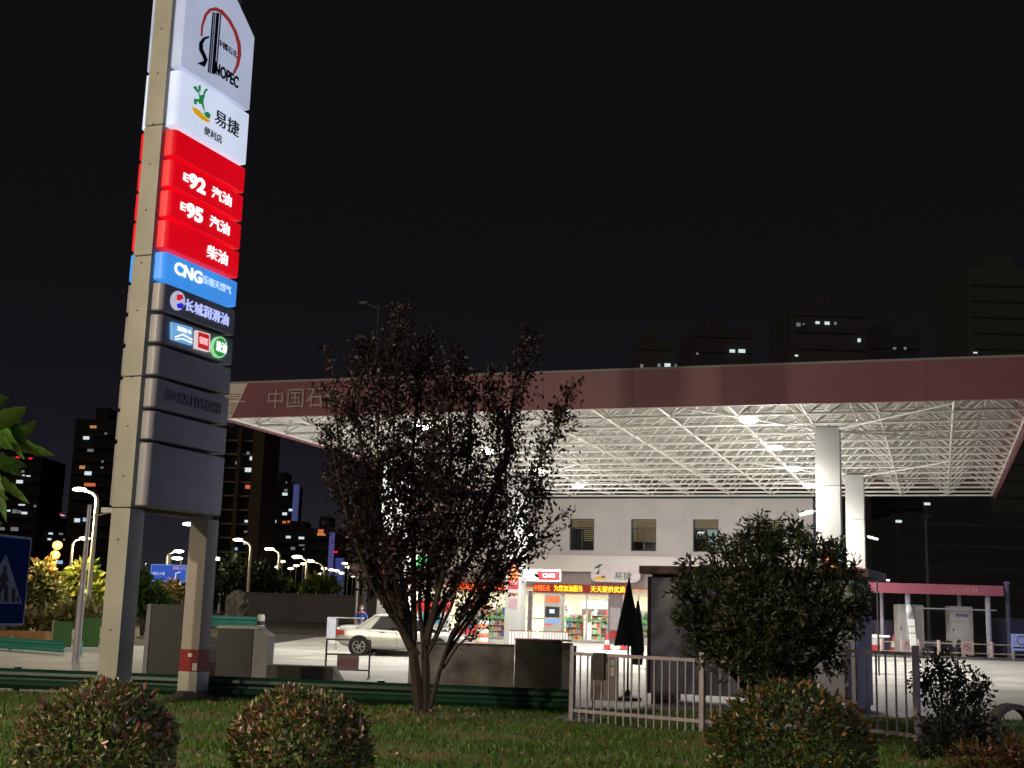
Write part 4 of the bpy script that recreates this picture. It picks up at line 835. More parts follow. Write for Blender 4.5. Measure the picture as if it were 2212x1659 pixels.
o = shrub('shrub', 'black low shrub mass between fence end and concrete pipe', G(2060, 1640), [(2040, 1600, 65, 0), (2120, 1590, 55, .2), (2000, 1640, 40, -.2), (2170, 1620, 40, .1)], 16.5, 2600, .07, [(.012, .018, .01), (.02, .02, .012)]); o['category'] = 'shrub'
# concrete pipe
PP = D(2186, 1565, 17.5); t = thing('concrete_pipe', Vector((PP.x, PP.y, 0)), 'short concrete pipe ring lying at the right edge', 'pipe')
pmb = MB(Matrix.Translation(Vector((PP.x, PP.y, .30))) @ Matrix.Rotation(R(12), 4, 'Z') @ Matrix.Rotation(R(90), 4, 'X'))
nn_ = 28; vs = []
for (r_, z) in ((.34, -.1), (.34, .12), (.27, .12), (.27, -.1)):
    for i in range(nn_): a = 2 * math.pi * i / nn_; vs.append((r_ * math.cos(a), r_ * math.sin(a), z))
pmb.add(vs, [(k * nn_ + i, k * nn_ + (i + 1) % nn_, ((k + 1) % 4) * nn_ + (i + 1) % nn_, ((k + 1) % 4) * nn_ + i) for k in range(4) for i in range(nn_)])
pmb.build('ring', mat('pipe_concrete', (.07, .065, .065), .9, bump=.4), t)
# broad leaves entering at the left edge
t = thing('broadleaf_tree', Vector((-3.3, 6.6, 0)), 'broad-leaved green branch reaching in at the left edge', 'tree')
tk = MB(); tk.path([(-3.3, 6.6, 0), (-3.2, 6.5, 1.2), (-2.95, 6.3, 2.2), (-2.75, 6.2, 2.9)], [.05, .04, .03, .012], 8)
def bigleaf(mb, base, tip, wd, droop):
    base = Vector(base); tip = Vector(tip); d = tip - base; L_ = d.length; s_ = d.cross(Vector((0, .7, .7))).normalized(); up_ = s_.cross(d).normalized(); vs = []; N = 9
    for k in range(N + 1):
        q = k / N; wv = wd * math.sin(math.pi * min(q ** .8 * .97 + .03, 1)) ** .8 * (1 + .14 * math.sin(q * 25)); c_ = base + d * q - Vector((0, 0, droop * q * q)); vs += [c_ - s_ * wv + up_ * wv * .25, c_, c_ + s_ * wv + up_ * wv * .25]
    mb.add(vs, [(3 * k + a, 3 * k + a + 1, 3 * k + a + 4, 3 * k + a + 3) for k in range(N) for a in (0, 1)])
lv = MB(); LP = [((-30, 905), (55, 985), 26), ((-20, 930), (58, 870), 20), ((-10, 905), (45, 905), 24), ((0, 960), (120, 975), 20), ((30, 960), (80, 900), 14), ((-30, 985), (50, 1020), 24), ((-20, 1030), (65, 1080), 18), ((-30, 990), (15, 1120), 16), ((-40, 880), (20, 850), 18), ((-10, 1000), (60, 1000), 18), ((-40, 940), (30, 960), 26), ((-40, 1060), (20, 1070), 20), ((10, 900), (46, 960), 16), ((-60, 860), (0, 900), 20)]
for (a, b_, wpx) in LP:
    yb = random.uniform(5.9, 6.5); bigleaf(lv, D(*a, yb), D(*b_, yb + random.uniform(-.3, .1)), wpx / FPX * 6.2, .02); tk.tube((-2.95, 6.3, 2.3), D(*a, yb), .008, 5, .004)
for _ in range(40):
    a = (random.uniform(-220, -40), random.uniform(820, 1150)); yb = random.uniform(5.9, 6.8); bigleaf(lv, D(*a, yb), D(a[0] + random.uniform(-60, 70), a[1] + random.uniform(-40, 60), yb), 20 / FPX * 6.2, .03)
lv.build('leaves', mat('broad_leaf_green', (.10, .24, .03), .45, var=.4, scale=14), t); tk.build('trunk', BARK, t)

# ================================================================ CROSSING SIGN
c = D(1, 1253, 11.2); YS = R(-50); sxx = Vector((math.cos(R(80)), math.sin(R(80)), 0)); 
t = thing('crossing_sign', Vector((c.x, c.y, 0)), 'blue pedestrian crossing sign on a grey post at the left edge', 'road sign')
O = Vector((c.x, c.y, c.z)); nn_ = sxx.cross(ZZ); c = c - nn_ * .045
plate([(a * 1.0, b_) for a, b_ in rr(.82, .80, .03)], 'border', mat('sign_edge_white', (.5, .5, .56), .5), t, O, sxx, ZZ, .02)
plate(rr(.775, .755, .025), 'board', mat('sign_blue', (.003, .024, .12), .85, var=.1, spec=.15), t, O, sxx, ZZ, .004, base=.021)
sw = mat('sign_white', (.30, .30, .36), .6)
plate([(-.335, -.205), (.335, -.205), (0, .23)], 'triangle', sw, t, O, sxx, ZZ, .004, base=.026)
nn_ = None
sb = mat('sign_black', (.01, .01, .015), .6)
for q in ((-.22, -.13), (-.1, -.02), (.04, .10), (.165, .215), (.25, .285)):
    h = (.335 - max(abs(q[0]), abs(q[1]))) * 1.0; h = min(max(h, .05), .15); plate([(q[0], -.19), (q[1], -.19), (q[1] - .02, -.19 + h), (q[0] - .02, -.19 + h)], 'stripe', sb, t, O, sxx, ZZ, .003, base=.031)
plate(ell(.0, .10, .026, .03), 'figure_head', sb, t, O, sxx, ZZ, .003, base=.0345)
plate([(-.03, .07), (.03, .07), (.075, -.01), (.06, -.02), (.03, .02), (.03, -.05), (.09, -.15), (.06, -.16), (.0, -.06), (-.06, -.16), (-.09, -.15), (-.03, -.04), (-.035, .02), (-.07, -.03), (-.085, -.015)], 'figure', sb, t, O, sxx, ZZ, .003, base=.035)
MB().tube((c.x, c.y, 0), (c.x, c.y, c.z + .35), .032, 12).build('post', mat('sign_post_grey', (.28, .27, .32), .5, .4), t)
MB().box(c.x - .02, c.x + .06, c.y - .05, c.y + .03, c.z - .2, c.z - .16).box(c.x - .02, c.x + .06, c.y - .05, c.y + .03, c.z + .16, c.z + .2).build('clamp', GREYM, t)

# ================================================================ LEFT MIDDLE GROUND
# camera mast
P = G(163, 1432); t = thing('camera_mast', P, 'slim grey mast carrying traffic cameras left of the pylon', 'mast'); zt_ = D(178, 1090, P.y).z
MB().tube((P.x, P.y, 0), (P.x, P.y, zt_ * .42), .10, 12, .10).build('lower_tube', mat('mast_grey', (.40, .38, .42), .45, .2), t); MB().tube((P.x, P.y, zt_ * .42), (P.x, P.y, zt_), .075, 12, .05).build('pole', mat('mast_grey', (0, 0, 0)), t)
MB().tube((P.x, P.y, zt_ - .35), (P.x + .5, P.y, zt_ - .2), .02, 8).build('arm', GREYM, t); MB().box(P.x + .34, P.x + .62, P.y - .08, P.y + .08, zt_ - .2, zt_ - .06).build('camera', WHITE, t, bevel=.02)
# street lamps
LH = glow('street_lamp_head', (1, .93, .75), 14, 0); LPM = mat('lamp_pole', (.55, .53, .42), .5, var=.1)
wh = ['tallest, nearest street lamp, left of the pylon', 'street lamp just right of the camera mast', 'street lamp above the blue direction sign', 'street lamp seen between the pylon legs, upper', 'street lamp beside the far pylon leg', 'street lamp in front of the unfinished tower', 'second street lamp right of the unfinished tower', 'third street lamp right of the unfinished tower', 'fourth street lamp right of the unfinished tower', 'street lamp above the direction sign, its right neighbour']
def lamp(hu, hv, pu, y, label, rad=.12, glow_s=1.0, light=0):
    h = D(hu, hv, y); p = D(pu, hv, y); z = h.z; base = Vector((p.x, p.y, 0)); t = thing('street_lamp', base, label, 'street lamp', 'curved-arm street lamps along the road')
    sg = 1 if p.x > h.x else -1; arm = abs(p.x - h.x)
    pts = [(p.x, p.y, 0), (p.x, p.y, z * .5), (p.x, p.y, z - arm * .55)] + [(p.x - sg * arm * .8 * (1 - math.cos(a)), p.y, z - arm * .55 + arm * .5 * math.sin(a)) for a in (R(25), R(50), R(75), R(90))]
    MB().path(pts, [rad, rad * .85, rad * .75, rad * .6, rad * .5, rad * .4, rad * .35], 8).build('pole', LPM, t)
    MB().sphere((h.x, h.y, z), .42 * glow_s, .2, .12 * glow_s, 10, 6).build('lamp_head', LH, t)
    if light: point('lamp_light', (h.x, h.y - .1, z - .5), light, (1, .85, .55), .2, t)
    return t
lampl = [(172, 1057, 212, 73, .17, 1, 7000), (183, 1163, 158, 131, .2, 1.4, 900), (386, 1191, 362, 150, .2, 1.5, 700), (407, 1132, 425, 103, .15, 1.2, 0), (467, 1207, 480, 186, .2, 2.0, 0), (514, 1166, 543, 126, .2, 1.2, 500), (582, 1186, 605, 146, .25, 1.4, 500), (642, 1203, 664, 168, .28, 1.7, 500), (669, 1212, 702, 185, .28, 1.6, 500), (383, 1206, 392, 190, .2, 2.0, 0)]
for (a, b_, c_, y, r_, gs, li_), lb in zip(lampl, wh): lamp(a, b_, c_, y, lb, r_, gs, li_)
tiny = [(745, 1217), (752, 1225), (700, 1228), (716, 1231), (727, 1233), (738, 1238), (770, 1226), (779, 1239), (792, 1236), (800, 1243), (762, 1244), (775, 1250), (788, 1252), (806, 1249), (815, 1256), (797, 1259), (722, 1246), (733, 1256), (640, 1222), (655, 1218), (693, 1240), (628, 1228), (610, 1213), (600, 1225), (708, 1250), (748, 1262), (812, 1264), (830, 1248), (822, 1240), (556, 1216), (548, 1228)]
tp = glow('far_lamp_head', (1, .88, .65), 5, 0); proto = None
for k, (u, v) in enumerate(tiny):
    y = 7.3 * FPX / max(hz(u) - v, 14) * 1.05; h = D(u, v, y); sc_ = y / 250
    t = thing('far_street_lamp', Vector((h.x, h.y, 0)), 'tiny distant street lamp glowing among many over the far road', 'street lamp', 'tiny lamps of the distant road')
    MB().tube((h.x, h.y, 0), (h.x, h.y, h.z), .08, 5).build('pole', LPM, t); MB().sphere(h, .5 * sc_ + .12, .3, .22 * sc_, 8, 5).build('lamp_head', tp, t)
# traffic signal / orange lights
t = thing('traffic_signal', D(120, 1280, 75) * 1, 'post with two glowing orange lamps above small red matrix boxes', 'traffic signal'); t.location.z = 0
for u, v in ((124, 1178), (119, 1199)): p = D(u, v, 75); MB().sphere(p, .3, .15, .26).build('orange_lamp', glow('amber_lamp', (1, .34, .05), 2.4, 0), t); point('amber_light', (p.x, p.y - .5, p.z), 500, (1, .4, .08), .2, t)
for u, v in ((115, 1218), (114, 1227)): p = D(u, v, 75); MB().box(p.x - .16, p.x + .16, p.y - .05, p.y + .05, p.z - .14, p.z + .14).build('matrix_box', glow('red_matrix', (1, .22, .03), 1.1), t)
p = D(117, 1240, 75.1); q = D(124, 1178, 75.1); MB().tube((p.x, p.y, 0), q, .05, 8).build('post', DARK, t)
# direction sign
y = 105; a = D(327, 1219, y); b_ = D(402, 1257, y); t = thing('direction_sign', Vector(((a.x + b_.x) / 2, y, 0)), 'blue road direction sign with white lettering between the pylon legs', 'road sign')
mx_ = (a.x + b_.x) / 2; mz = (a.z + b_.z) / 2; W_ = b_.x - a.x; H_ = D(365, 1219, y).z - D(365, 1256, y).z
MB().box(mx_ - W_ / 2, mx_ + W_ / 2, y - .05, y + .05, mz - H_ / 2, mz + H_ / 2).build('border', glow('dsign_edge', lin((120, 160, 230)), .6), t)
MB().box(mx_ - W_ / 2 + .07, mx_ + W_ / 2 - .07, y - .07, y - .051, mz - H_ / 2 + .07, mz + H_ / 2 - .07).build('board', glow('dsign_blue', lin((30, 75, 180)), .85), t)
XA = Vector((1, 0, 0))
text('城区大道', 'writing', glow('dsign_w', lin((200, 220, 250)), .8, 0), t, (mx_ - W_ * .27, y - .073, mz - .05), XA, ZZ, W_ * .34, .26, .01, 0); text('高速入口', 'writing', glow('dsign_o', lin((230, 170, 150)), .8, 0), t, (mx_ + W_ * .28, y - .073, mz + .45), XA, ZZ, W_ * .34, .26, .01, 0); text('机场', 'writing', glow('dsign_o', (0, 0, 0)), t, (mx_ + W_ * .1, y - .073, mz - .45), XA, ZZ, W_ * .25, .2, .01, 0)
plate(stroke([(mx_ + W_ * .2, mz - .6), (mx_ + W_ * .2, mz + .0), (mx_ + W_ * .33, mz + .12)], .09), 'arrow', glow('dsign_w', (0, 0, 0)), t, (0, y - .073, 0), XA, ZZ, .01)
MB().tube((D(362, 1250, y).x, y + .2, 0), (D(362, 1250, y).x, y + .2, mz + 1.6), .16, 8).build('post', LPM, t)
# green hoardings, teal rails
HM = mat('hoarding_green', (.025, .12, .012), .6, var=.2, scale=2)
for u0, u1, lab in ((112, 163, 'left green hoarding panel behind the camera mast'), (166, 222, 'right green hoarding panel beside the near pylon leg')):
    A = G(u0, 1397); B_ = D(u1, 1390, A.y + .5); t = thing('hoarding_panel', Vector(((A.x + B_.x) / 2, A.y, 0)), lab, 'hoarding', 'green hoarding panels')
    zt_ = D(u0, 1334 + (8 if u0 < 120 else 0), A.y).z; MB(frame(Vector((A.x, A.y, 0)), -.1)).box(0, B_.x - A.x, 0, .04, 0, zt_).build('sheet', HM, t); MB(frame(Vector((A.x, A.y, 0)), -.1)).box(-.05, -.005, -.02, .06, 0, zt_ + .04).build('post', mat('hoarding_post', (.3, .28, .2), .6), t)
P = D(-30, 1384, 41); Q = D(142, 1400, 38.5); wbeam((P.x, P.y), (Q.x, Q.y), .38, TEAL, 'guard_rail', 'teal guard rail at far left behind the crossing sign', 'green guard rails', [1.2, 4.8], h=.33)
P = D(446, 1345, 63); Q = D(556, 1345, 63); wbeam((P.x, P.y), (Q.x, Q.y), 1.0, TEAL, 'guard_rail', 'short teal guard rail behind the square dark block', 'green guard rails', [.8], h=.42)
P = D(564, 1345, 63); t = thing('bollard', Vector((P.x, P.y, 0)), 'short white bollard at the end of the short teal rail', 'bollard'); MB().lathe([(.18, 0), (.18, 1.0), (.14, 1.12)], (P.x, P.y, 0), 12).build('shaft', WHITE, t); MB().lathe([(.185, .6), (.185, .8)], (P.x, P.y, 0), 12).build('band', mat('black_band', (.03, .03, .03), .5), t)
# roadside planting
YG = [(.20, .26, .03), (.14, .20, .03), (.26, .28, .05), (.08, .12, .02)]
def rtree(label, blobs, y, n, size, cols=YG, base=None, cat='tree', name='roadside_tree'):
    b0 = blobs[0]; P = D(b0[0], 1400, y); P.z = 0
    o = blobtree(name, label, P, blobs, y, n, size, cols, .07, ratio=.5, inner=.7); o['category'] = cat; return o
rtree('yellow-green roadside tree lit from above, left of the pylon', [(185, 1235, 26, 0), (165, 1262, 30, 1), (205, 1270, 28, 0), (140, 1285, 26, 0), (190, 1300, 30, 1), (218, 1290, 20, 0)], 77, 1700, .5)
rtree('darker roadside tree between crossing sign and lit tree', [(95, 1235, 26, 0), (80, 1265, 30, 1), (110, 1270, 28, 0), (92, 1300, 35, 0), (125, 1310, 25, 0)], 74, 1500, .42, [(.10, .11, .03), (.07, .08, .02), (.13, .11, .04)])
rtree('small dark green tree between the pylon legs', [(303, 1275, 26, 0), (325, 1290, 28, 1), (300, 1310, 25, 0), (345, 1300, 20, 0), (303, 1240, 14, 0)], 60, 1100, .42, [(.06, .12, .02), (.05, .08, .02)])
rtree('brownish bush below the direction sign', [(375, 1275, 20, 0), (395, 1285, 20, 0), (360, 1290, 18, 1)], 80, 600, .45, [(.18, .14, .06), (.10, .08, .04)], cat='bush')
rtree('dark tree behind the short teal rail', [(505, 1230, 26, 0), (490, 1265, 28, 0), (530, 1255, 30, 0), (560, 1245, 26, 0), (590, 1262, 24, 0), (575, 1270, 22, 1)], 128, 1300, .8, [(.02, .03, .012), (.03, .035, .02)])
rtree('small lit green tree at the foot of the second right lamp', [(682, 1262, 18, 0), (706, 1264, 18, 0), (666, 1272, 14, 0), (722, 1272, 12, 0)], 160, 800, .8, [(.14, .19, .02), (.09, .14, .02)])
rtree('tiny lit green tree left of the rock garden lamps', [(605, 1268, 14, 0), (590, 1274, 12, 0), (622, 1274, 12, 0)], 150, 500, .8, [(.10, .14, .02), (.07, .10, .02)])
rtree('low yellowish bushes over the left hoardings', [(60, 1345, 26, 0), (105, 1340, 26, 0), (150, 1330, 24, 0), (195, 1325, 26, 0), (20, 1350, 30, 0)], 47, 1300, .3, [(.22, .20, .06), (.16, .16, .05), (.28, .20, .08)], cat='bush', name='hedge')
# orange planter strip
A = G(0, 1372); MBx = MB(frame(D(-20, 1372, 46) * 1, 0)); q0 = D(-20, 1340, 46); q1 = D(110, 1340, 46)
mb = MB().box(q0.x, q1.x, 45.6, 46.2, 0, .45); tag(mb.build('planter', mat('terracotta_planter', (.35, .17, .06), .7, var=.4, scale=3), bevel=.05), 'low orange-brown planter behind the teal rail', 'planter')

# far wall, rock, palm
A = D(522, 1340, 121); B_ = D(868, 1345, 121)
t = thing('boundary_wall', Vector(((A.x + B_.x) / 2, 121, 0)), 'long grey boundary wall behind the white car', 'wall'); zt_ = D(680, 1287, 121).z
MB().box(A.x, B_.x, 121, 121.4, 0, zt_).build('wall', mat('boundary_grey', (.13, .12, .13), .9, var=.35, scale=.25), t); MB().box(A.x, B_.x, 120.9, 121.5, zt_, zt_ + .15).build('coping', DARK, t)
A = D(486, 1340, 100); B_ = D(524, 1340, 100); zt_ = D(505, 1276, 100).z
rk = MB(); rk.sphere((A.x + .8, 100, zt_ * .45), .85, .6, zt_ * .55, 14, 10)
for i, v in enumerate(rk.v): rk.v[i] = v + Vector((random.gauss(0, .12), random.gauss(0, .12), random.gauss(0, .12)))
tag(rk.build('garden_rock', mat('rock_grey', (.24, .22, .22), .9, var=.7, scale=2, bump=.8), smooth=False), 'tall craggy pale rock standing left of the long grey wall', 'rock')
# high unlit mast behind the tree
P = D(787, 1300, 70); t = thing('tall_lamp_mast', Vector((P.x, P.y, 0)), 'tall dim double-arm lamp mast above the canopy behind the tree', 'street lamp'); zt_ = D(785, 650, 70).z
MB().tube((P.x, P.y, 0), (P.x, P.y, zt_), .14, 8, .07).build('pole', mat('dim_mast', (.03, .03, .036), .6), t)
for z, s_ in ((zt_ - .1, 1), (zt_ - 2.1, 1)):
    for sg in (-1, 1): MB().tube((P.x, P.y, z - .3), (P.x + sg * .9, P.y, z + .0), .05, 6).build('arm', mat('dim_mast', (0, 0, 0)), t); MB().box(P.x + sg * .9 - .25, P.x + sg * .9 + .25, P.y - .15, P.y + .15, z - .05, z + .05).build('lamp_head', mat('dim_head', (.09, .085, .085), .5), t)
P = D(768, 1345, 75); t = thing('slim_post', Vector((P.x, P.y, 0)), 'slim grey post holding a brown board behind the attendant', 'post'); zt_ = D(772, 1245, 75).z
MB().tube((P.x, P.y, 0), (P.x, P.y, zt_), .07, 8).build('pole', GREYM, t); MB().box(P.x - .55, P.x + .5, P.y - .05, P.y + .05, zt_, zt_ + .75).build('board', mat('brown_board', (.14, .09, .08), .7), t)

# ================================================================ TOWERS
def zz4(x, y): return ((x / 2.07375) / 1.85172, (1500 + y / 2.07375) / 1.85172)
def zz5(x, y): return ((900 + x / 2.766) / 1.85172, (1700 + y / 2.766) / 1.85172)
def zz7(x, y): return ((2400 + x / 1.3042) / 1.85172, (1200 + y / 1.3042) / 1.85172)
LW = {'w': glow('win_white', lin((205, 220, 225)), 1.0, 0), 'y': glow('win_yellow', lin((190, 140, 75)), .8, 0), 'o': glow('win_orange', lin((205, 105, 65)), .85, 0), 'r': glow('beacon_red', (1, .01, .03), 1.3, 0), 'b': glow('win_blue', lin((150, 190, 225)), .9, 0), 'd': glow('win_dim', lin((120, 125, 130)), .7, 0)}
def tower(name, label, u0, u1, vt, y, col, lights, floor=3.1, slabcol=None, depth=18, sd=.9, grp='dark high-rise blocks on the skyline'):
    a = D(u0, vt, y); b_ = D(u1, vt, y); x0, x1, zt_ = a.x, b_.x, (a.z + b_.z) / 2
    t = thing(name, Vector(((x0 + x1) / 2, y + depth / 2, 0)), label, 'building', grp); m = mat('facade_%.3f_%.3f_%.3f' % col, col, .9, var=.15, scale=.05)
    mb = MB(); mb.box(x0, x1, y, y + depth, 0, zt_); mb.box(x0 + (x1 - x0) * .3, x0 + (x1 - x0) * .6, y + 4, y + depth - 4, zt_, zt_ + 3.5); mb.build('walls', m, t, smooth=False)
    sl = MB(); z = floor
    while z < zt_ - 1: sl.box(x0 + (x1 - x0) * .05, x1 - (x1 - x0) * .05, y - sd, y - .01, z, z + .35); z += floor
    sl.build('balconies', mat('slab_%s' % (slabcol and '%.3f' % slabcol[0] or 'd'), slabcol or (.02, .02, .022), .9), t, smooth=False)
    for (u, v, wp, hp, k) in lights:
        p = D(u, v, y - .95); hw = wp / 2 / FPX * y; hh = hp / 2 / FPX * y; MB().box(p.x - hw, p.x + hw, y - .98, y - .92, p.z - hh, p.z + hh).build('lit_window', LW[k], t)
    return t
def ls(fn, items): return [(*fn(x, y), wd, ht, k) for x, y, wd, ht, k in items]
T = [(145, 683, 8, 3, 'r'), (252, 692, 8, 3, 'r'), (190, 800, 6, 5, 'd'), (190, 832, 8, 2.5, 'w'), (235, 838, 9, 2.5, 'w'), (45, 888, 9, 4, 'd'), (162, 885, 14, 7, 'w'), (180, 1077, 14, 3, 'w'), (72, 1125, 7, 4, 'w'), (120, 1130, 9, 8, 'd'), (160, 1135, 8, 6, 'd'), (202, 1145, 12, 5, 'w'), (290, 1088, 5, 5, 'd'), (120, 1278, 16, 8, 'd'), (20, 1275, 10, 6, 'd')]
tower('residential_tower', 'dark tower with two red roof beacons behind the left leaves', -60, 92, 984, 330, (.012, .011, .010), ls(zz4, T))
T = [(773, 430, 14, 6, 'y'), (715, 522, 13, 7, 'w'), (750, 625, 13, 6, 'd'), (682, 765, 12, 7, 'y'), (730, 815, 15, 8, 'w'), (745, 910, 24, 7, 'o'), (850, 718, 5, 4, 'd'), (846, 768, 6, 4, 'd'), (877, 485, 5, 4, 'd'), (640, 1205, 12, 8, 'w'), (705, 1200, 9, 8, 'b'), (740, 1300, 6, 3, 'd')]
tower('residential_tower', 'dark tower with scattered lit windows just left of the pylon', 164, 262, 906, 300, (.013, .011, .009), ls(zz4, T), slabcol=(.03, .025, .02))
tower('residential_tower', 'low dark block under the left sky, behind the orange signal', 78, 168, 1146, 340, (.014, .010, .012), ls(zz4, [(420, 1315, 9, 4, 'w'), (505, 1318, 9, 4, 'd'), (410, 1362, 8, 4, 'w'), (540, 1365, 7, 4, 'y'), (520, 1165, 9, 2, 'w'), (505, 1155, 7, 2, 'r'), (505, 1553, 20, 7, 'b')]))
T = [(255, 310, 6, 6, 'd'), (295, 370, 8, 8, 'w'), (145, 420, 10, 6, 'w'), (288, 497, 26, 9, 'w'), (280, 685, 22, 8, 'o'), (320, 880, 7, 7, 'd'), (255, 1065, 15, 5, 'w'), (235, 1180, 9, 4, 'd'), (115, 1370, 9, 6, 'b'), (225, 1310, 8, 5, 'b')]
tt = tower('unfinished_tower', 'brown unfinished tower block with open floors right of the pylon', 474, 555, 922, 260, (.010, .010, .009), ls(zz5, T), floor=2.9, slabcol=(.28, .21, .14))
a = D(553, 925, 260); b_ = D(577, 925, 260); MB().box(a.x, b_.x, 258, 276, 0, a.z + 1).build('end_wall', mat('tower_brown', (.085, .058, .035), .9), tt)
for uu in (484, 520): a = D(uu, 925, 258.5); MB().box(a.x - .4, a.x + .4, 258.2, 258.9, 0, a.z).build('pier', mat('tower_brown', (0, 0, 0)), tt)
T = [(672, 722, 7, 5, 'd'), (663, 765, 11, 6, 'w'), (543, 800, 8, 3, 'd'), (537, 893, 10, 6, 'w'), (725, 940, 8, 5, 'w'), (660, 983, 10, 6, 'w'), (532, 1067, 13, 6, 'w'), (655, 1075, 8, 5, 'o'), (707, 1070, 6, 5, 'o'), (680, 635, 2, 2, 'b')]
tt = tower('residential_tower', 'dark tower with a pale blue side strip right of the unfinished tower', 580, 634, 1042, 380, (.012, .011, .015), ls(zz5, T))
a = D(634.5, 1046, 380); b_ = D(643, 1046, 380); zb_ = D(640, 1140, 380).z; MB().box(a.x, b_.x, 380, 384, zb_, a.z).build('lit_strip', glow('violet_strip', lin((78, 84, 140)), .55), tt)
tower('residential_tower', 'wide low block with a few lit windows under the blue-strip tower', 585, 700, 1150, 360, (.016, .014, .020), ls(zz5, [(700, 1240, 10, 5, 'w'), (845, 1250, 12, 5, 'w'), (940, 1335, 9, 4, 'w'), (750, 1365, 9, 6, 'd'), (850, 1330, 12, 3, 'd'), (880, 1375, 7, 4, 'd')]))
tt = tower('residential_tower', 'purple-lit block with an orange window, left of the dark tree', 660, 740, 1142, 330, (.020, .014, .026), ls(zz5, [(1060, 1180, 12, 10, 'o'), (1065, 1213, 18, 4, 'y'), (1225, 1405, 8, 3, 'r')]))
a = D(712, 1150, 328); b_ = D(722, 1150, 328); MB().box(a.x, b_.x, 328, 329.8, 2, a.z).build('lit_strip', glow('violet_strip2', lin((92, 86, 150)), .55), tt)
a = D(725, 1205, 328); b_ = D(742, 1205, 328); MB().box(a.x, b_.x, 328, 329.8, 2, a.z).build('lit_facade', glow('violet_strip3', lin((70, 80, 160)), .55, .8, .2), tt)
tower('residential_tower', 'dull mauve block directly behind the dark tree', 742, 905, 1160, 340, (.022, .015, .024), [], slabcol=(.03, .022, .03))
T = ls(zz7, [(218, 345, 7, 9, 'd'), (308, 340, 7, 7, 'd'), (352, 340, 13, 8, 'w'), (395, 342, 5, 6, 'd')])
tower('residential_tower', 'black tower with lit windows over the canopy, left of three', 1382, 1425 + 30, 735, 210, (.055, .052, .056), T, slabcol=(.057, .053, .057), sd=.2)
tower('residential_tower', 'black tower with two bright windows over the middle of the canopy', 1492, 1625, 712, 240, (.055, .052, .056), ls(zz7, [(508, 280, 5, 5, 'd'), (690, 266, 12, 7, 'w'), (740, 266, 15, 8, 'w')]), slabcol=(.057, .053, .057), sd=.2)
tower('residential_tower', 'black tower with a row of top-floor lights over the canopy', 1706, 1872, 668, 220, (.055, .052, .056), ls(zz7, [(1035, 128, 9, 8, 'd'), (1062, 125, 5, 3, 'd'), (1135, 118, 9, 6, 'w'), (1185, 121, 11, 7, 'w'), (1228, 122, 6, 7, 'd'), (1025, 290, 7, 4, 'w'), (1352, 210, 7, 8, 'w')]), slabcol=(.057, .053, .057), sd=.2)
tower('residential_tower', 'black tower with two dim windows over the right of the canopy', 1880, 1985, 722, 260, (.055, .052, .056), ls(zz7, [(1537, 252, 7, 5, 'd'), (1592, 252, 6, 6, 'd')]), slabcol=(.057, .053, .057), sd=.2)
tower('residential_tower', 'tallest black tower at the upper right edge', 2085, 2290, 580, 230, (.07, .072, .07), ls(zz7, [(1958, 275, 9, 3, 'w')]), slabcol=(.057, .053, .057), sd=.2)
tower('residential_tower', 'low black block behind the right end of the canopy', 1960, 2300, 1110, 180, (.03, .034, .038), ls(zz7, [(1705, 1064, 0, 0, 'w')])[:0], slabcol=(.057, .053, .057), sd=.02)
for (x, y_, lab) in ((1705, 1064, 'small white light right of the rear column, upper'), (1557, 1155, 'small bluish light right of the rear column, lower')):
    u, v = zz7(x, y_); p = D(u, v, 150); s = thing('mast_light', Vector((p.x, p.y, 0)), lab, 'mast light', 'distant lights on dark masts'); MB().box(p.x - .35, p.x + .35, 149.8, 150, p.z - .15, p.z + .15).build('lamp_head', LW['w'], s); MB().tube((p.x, 150.2, 0), (p.x, 150.2, p.z), .1, 6).build('pole', mat('dark_pole', (.03, .035, .03), .7), s)

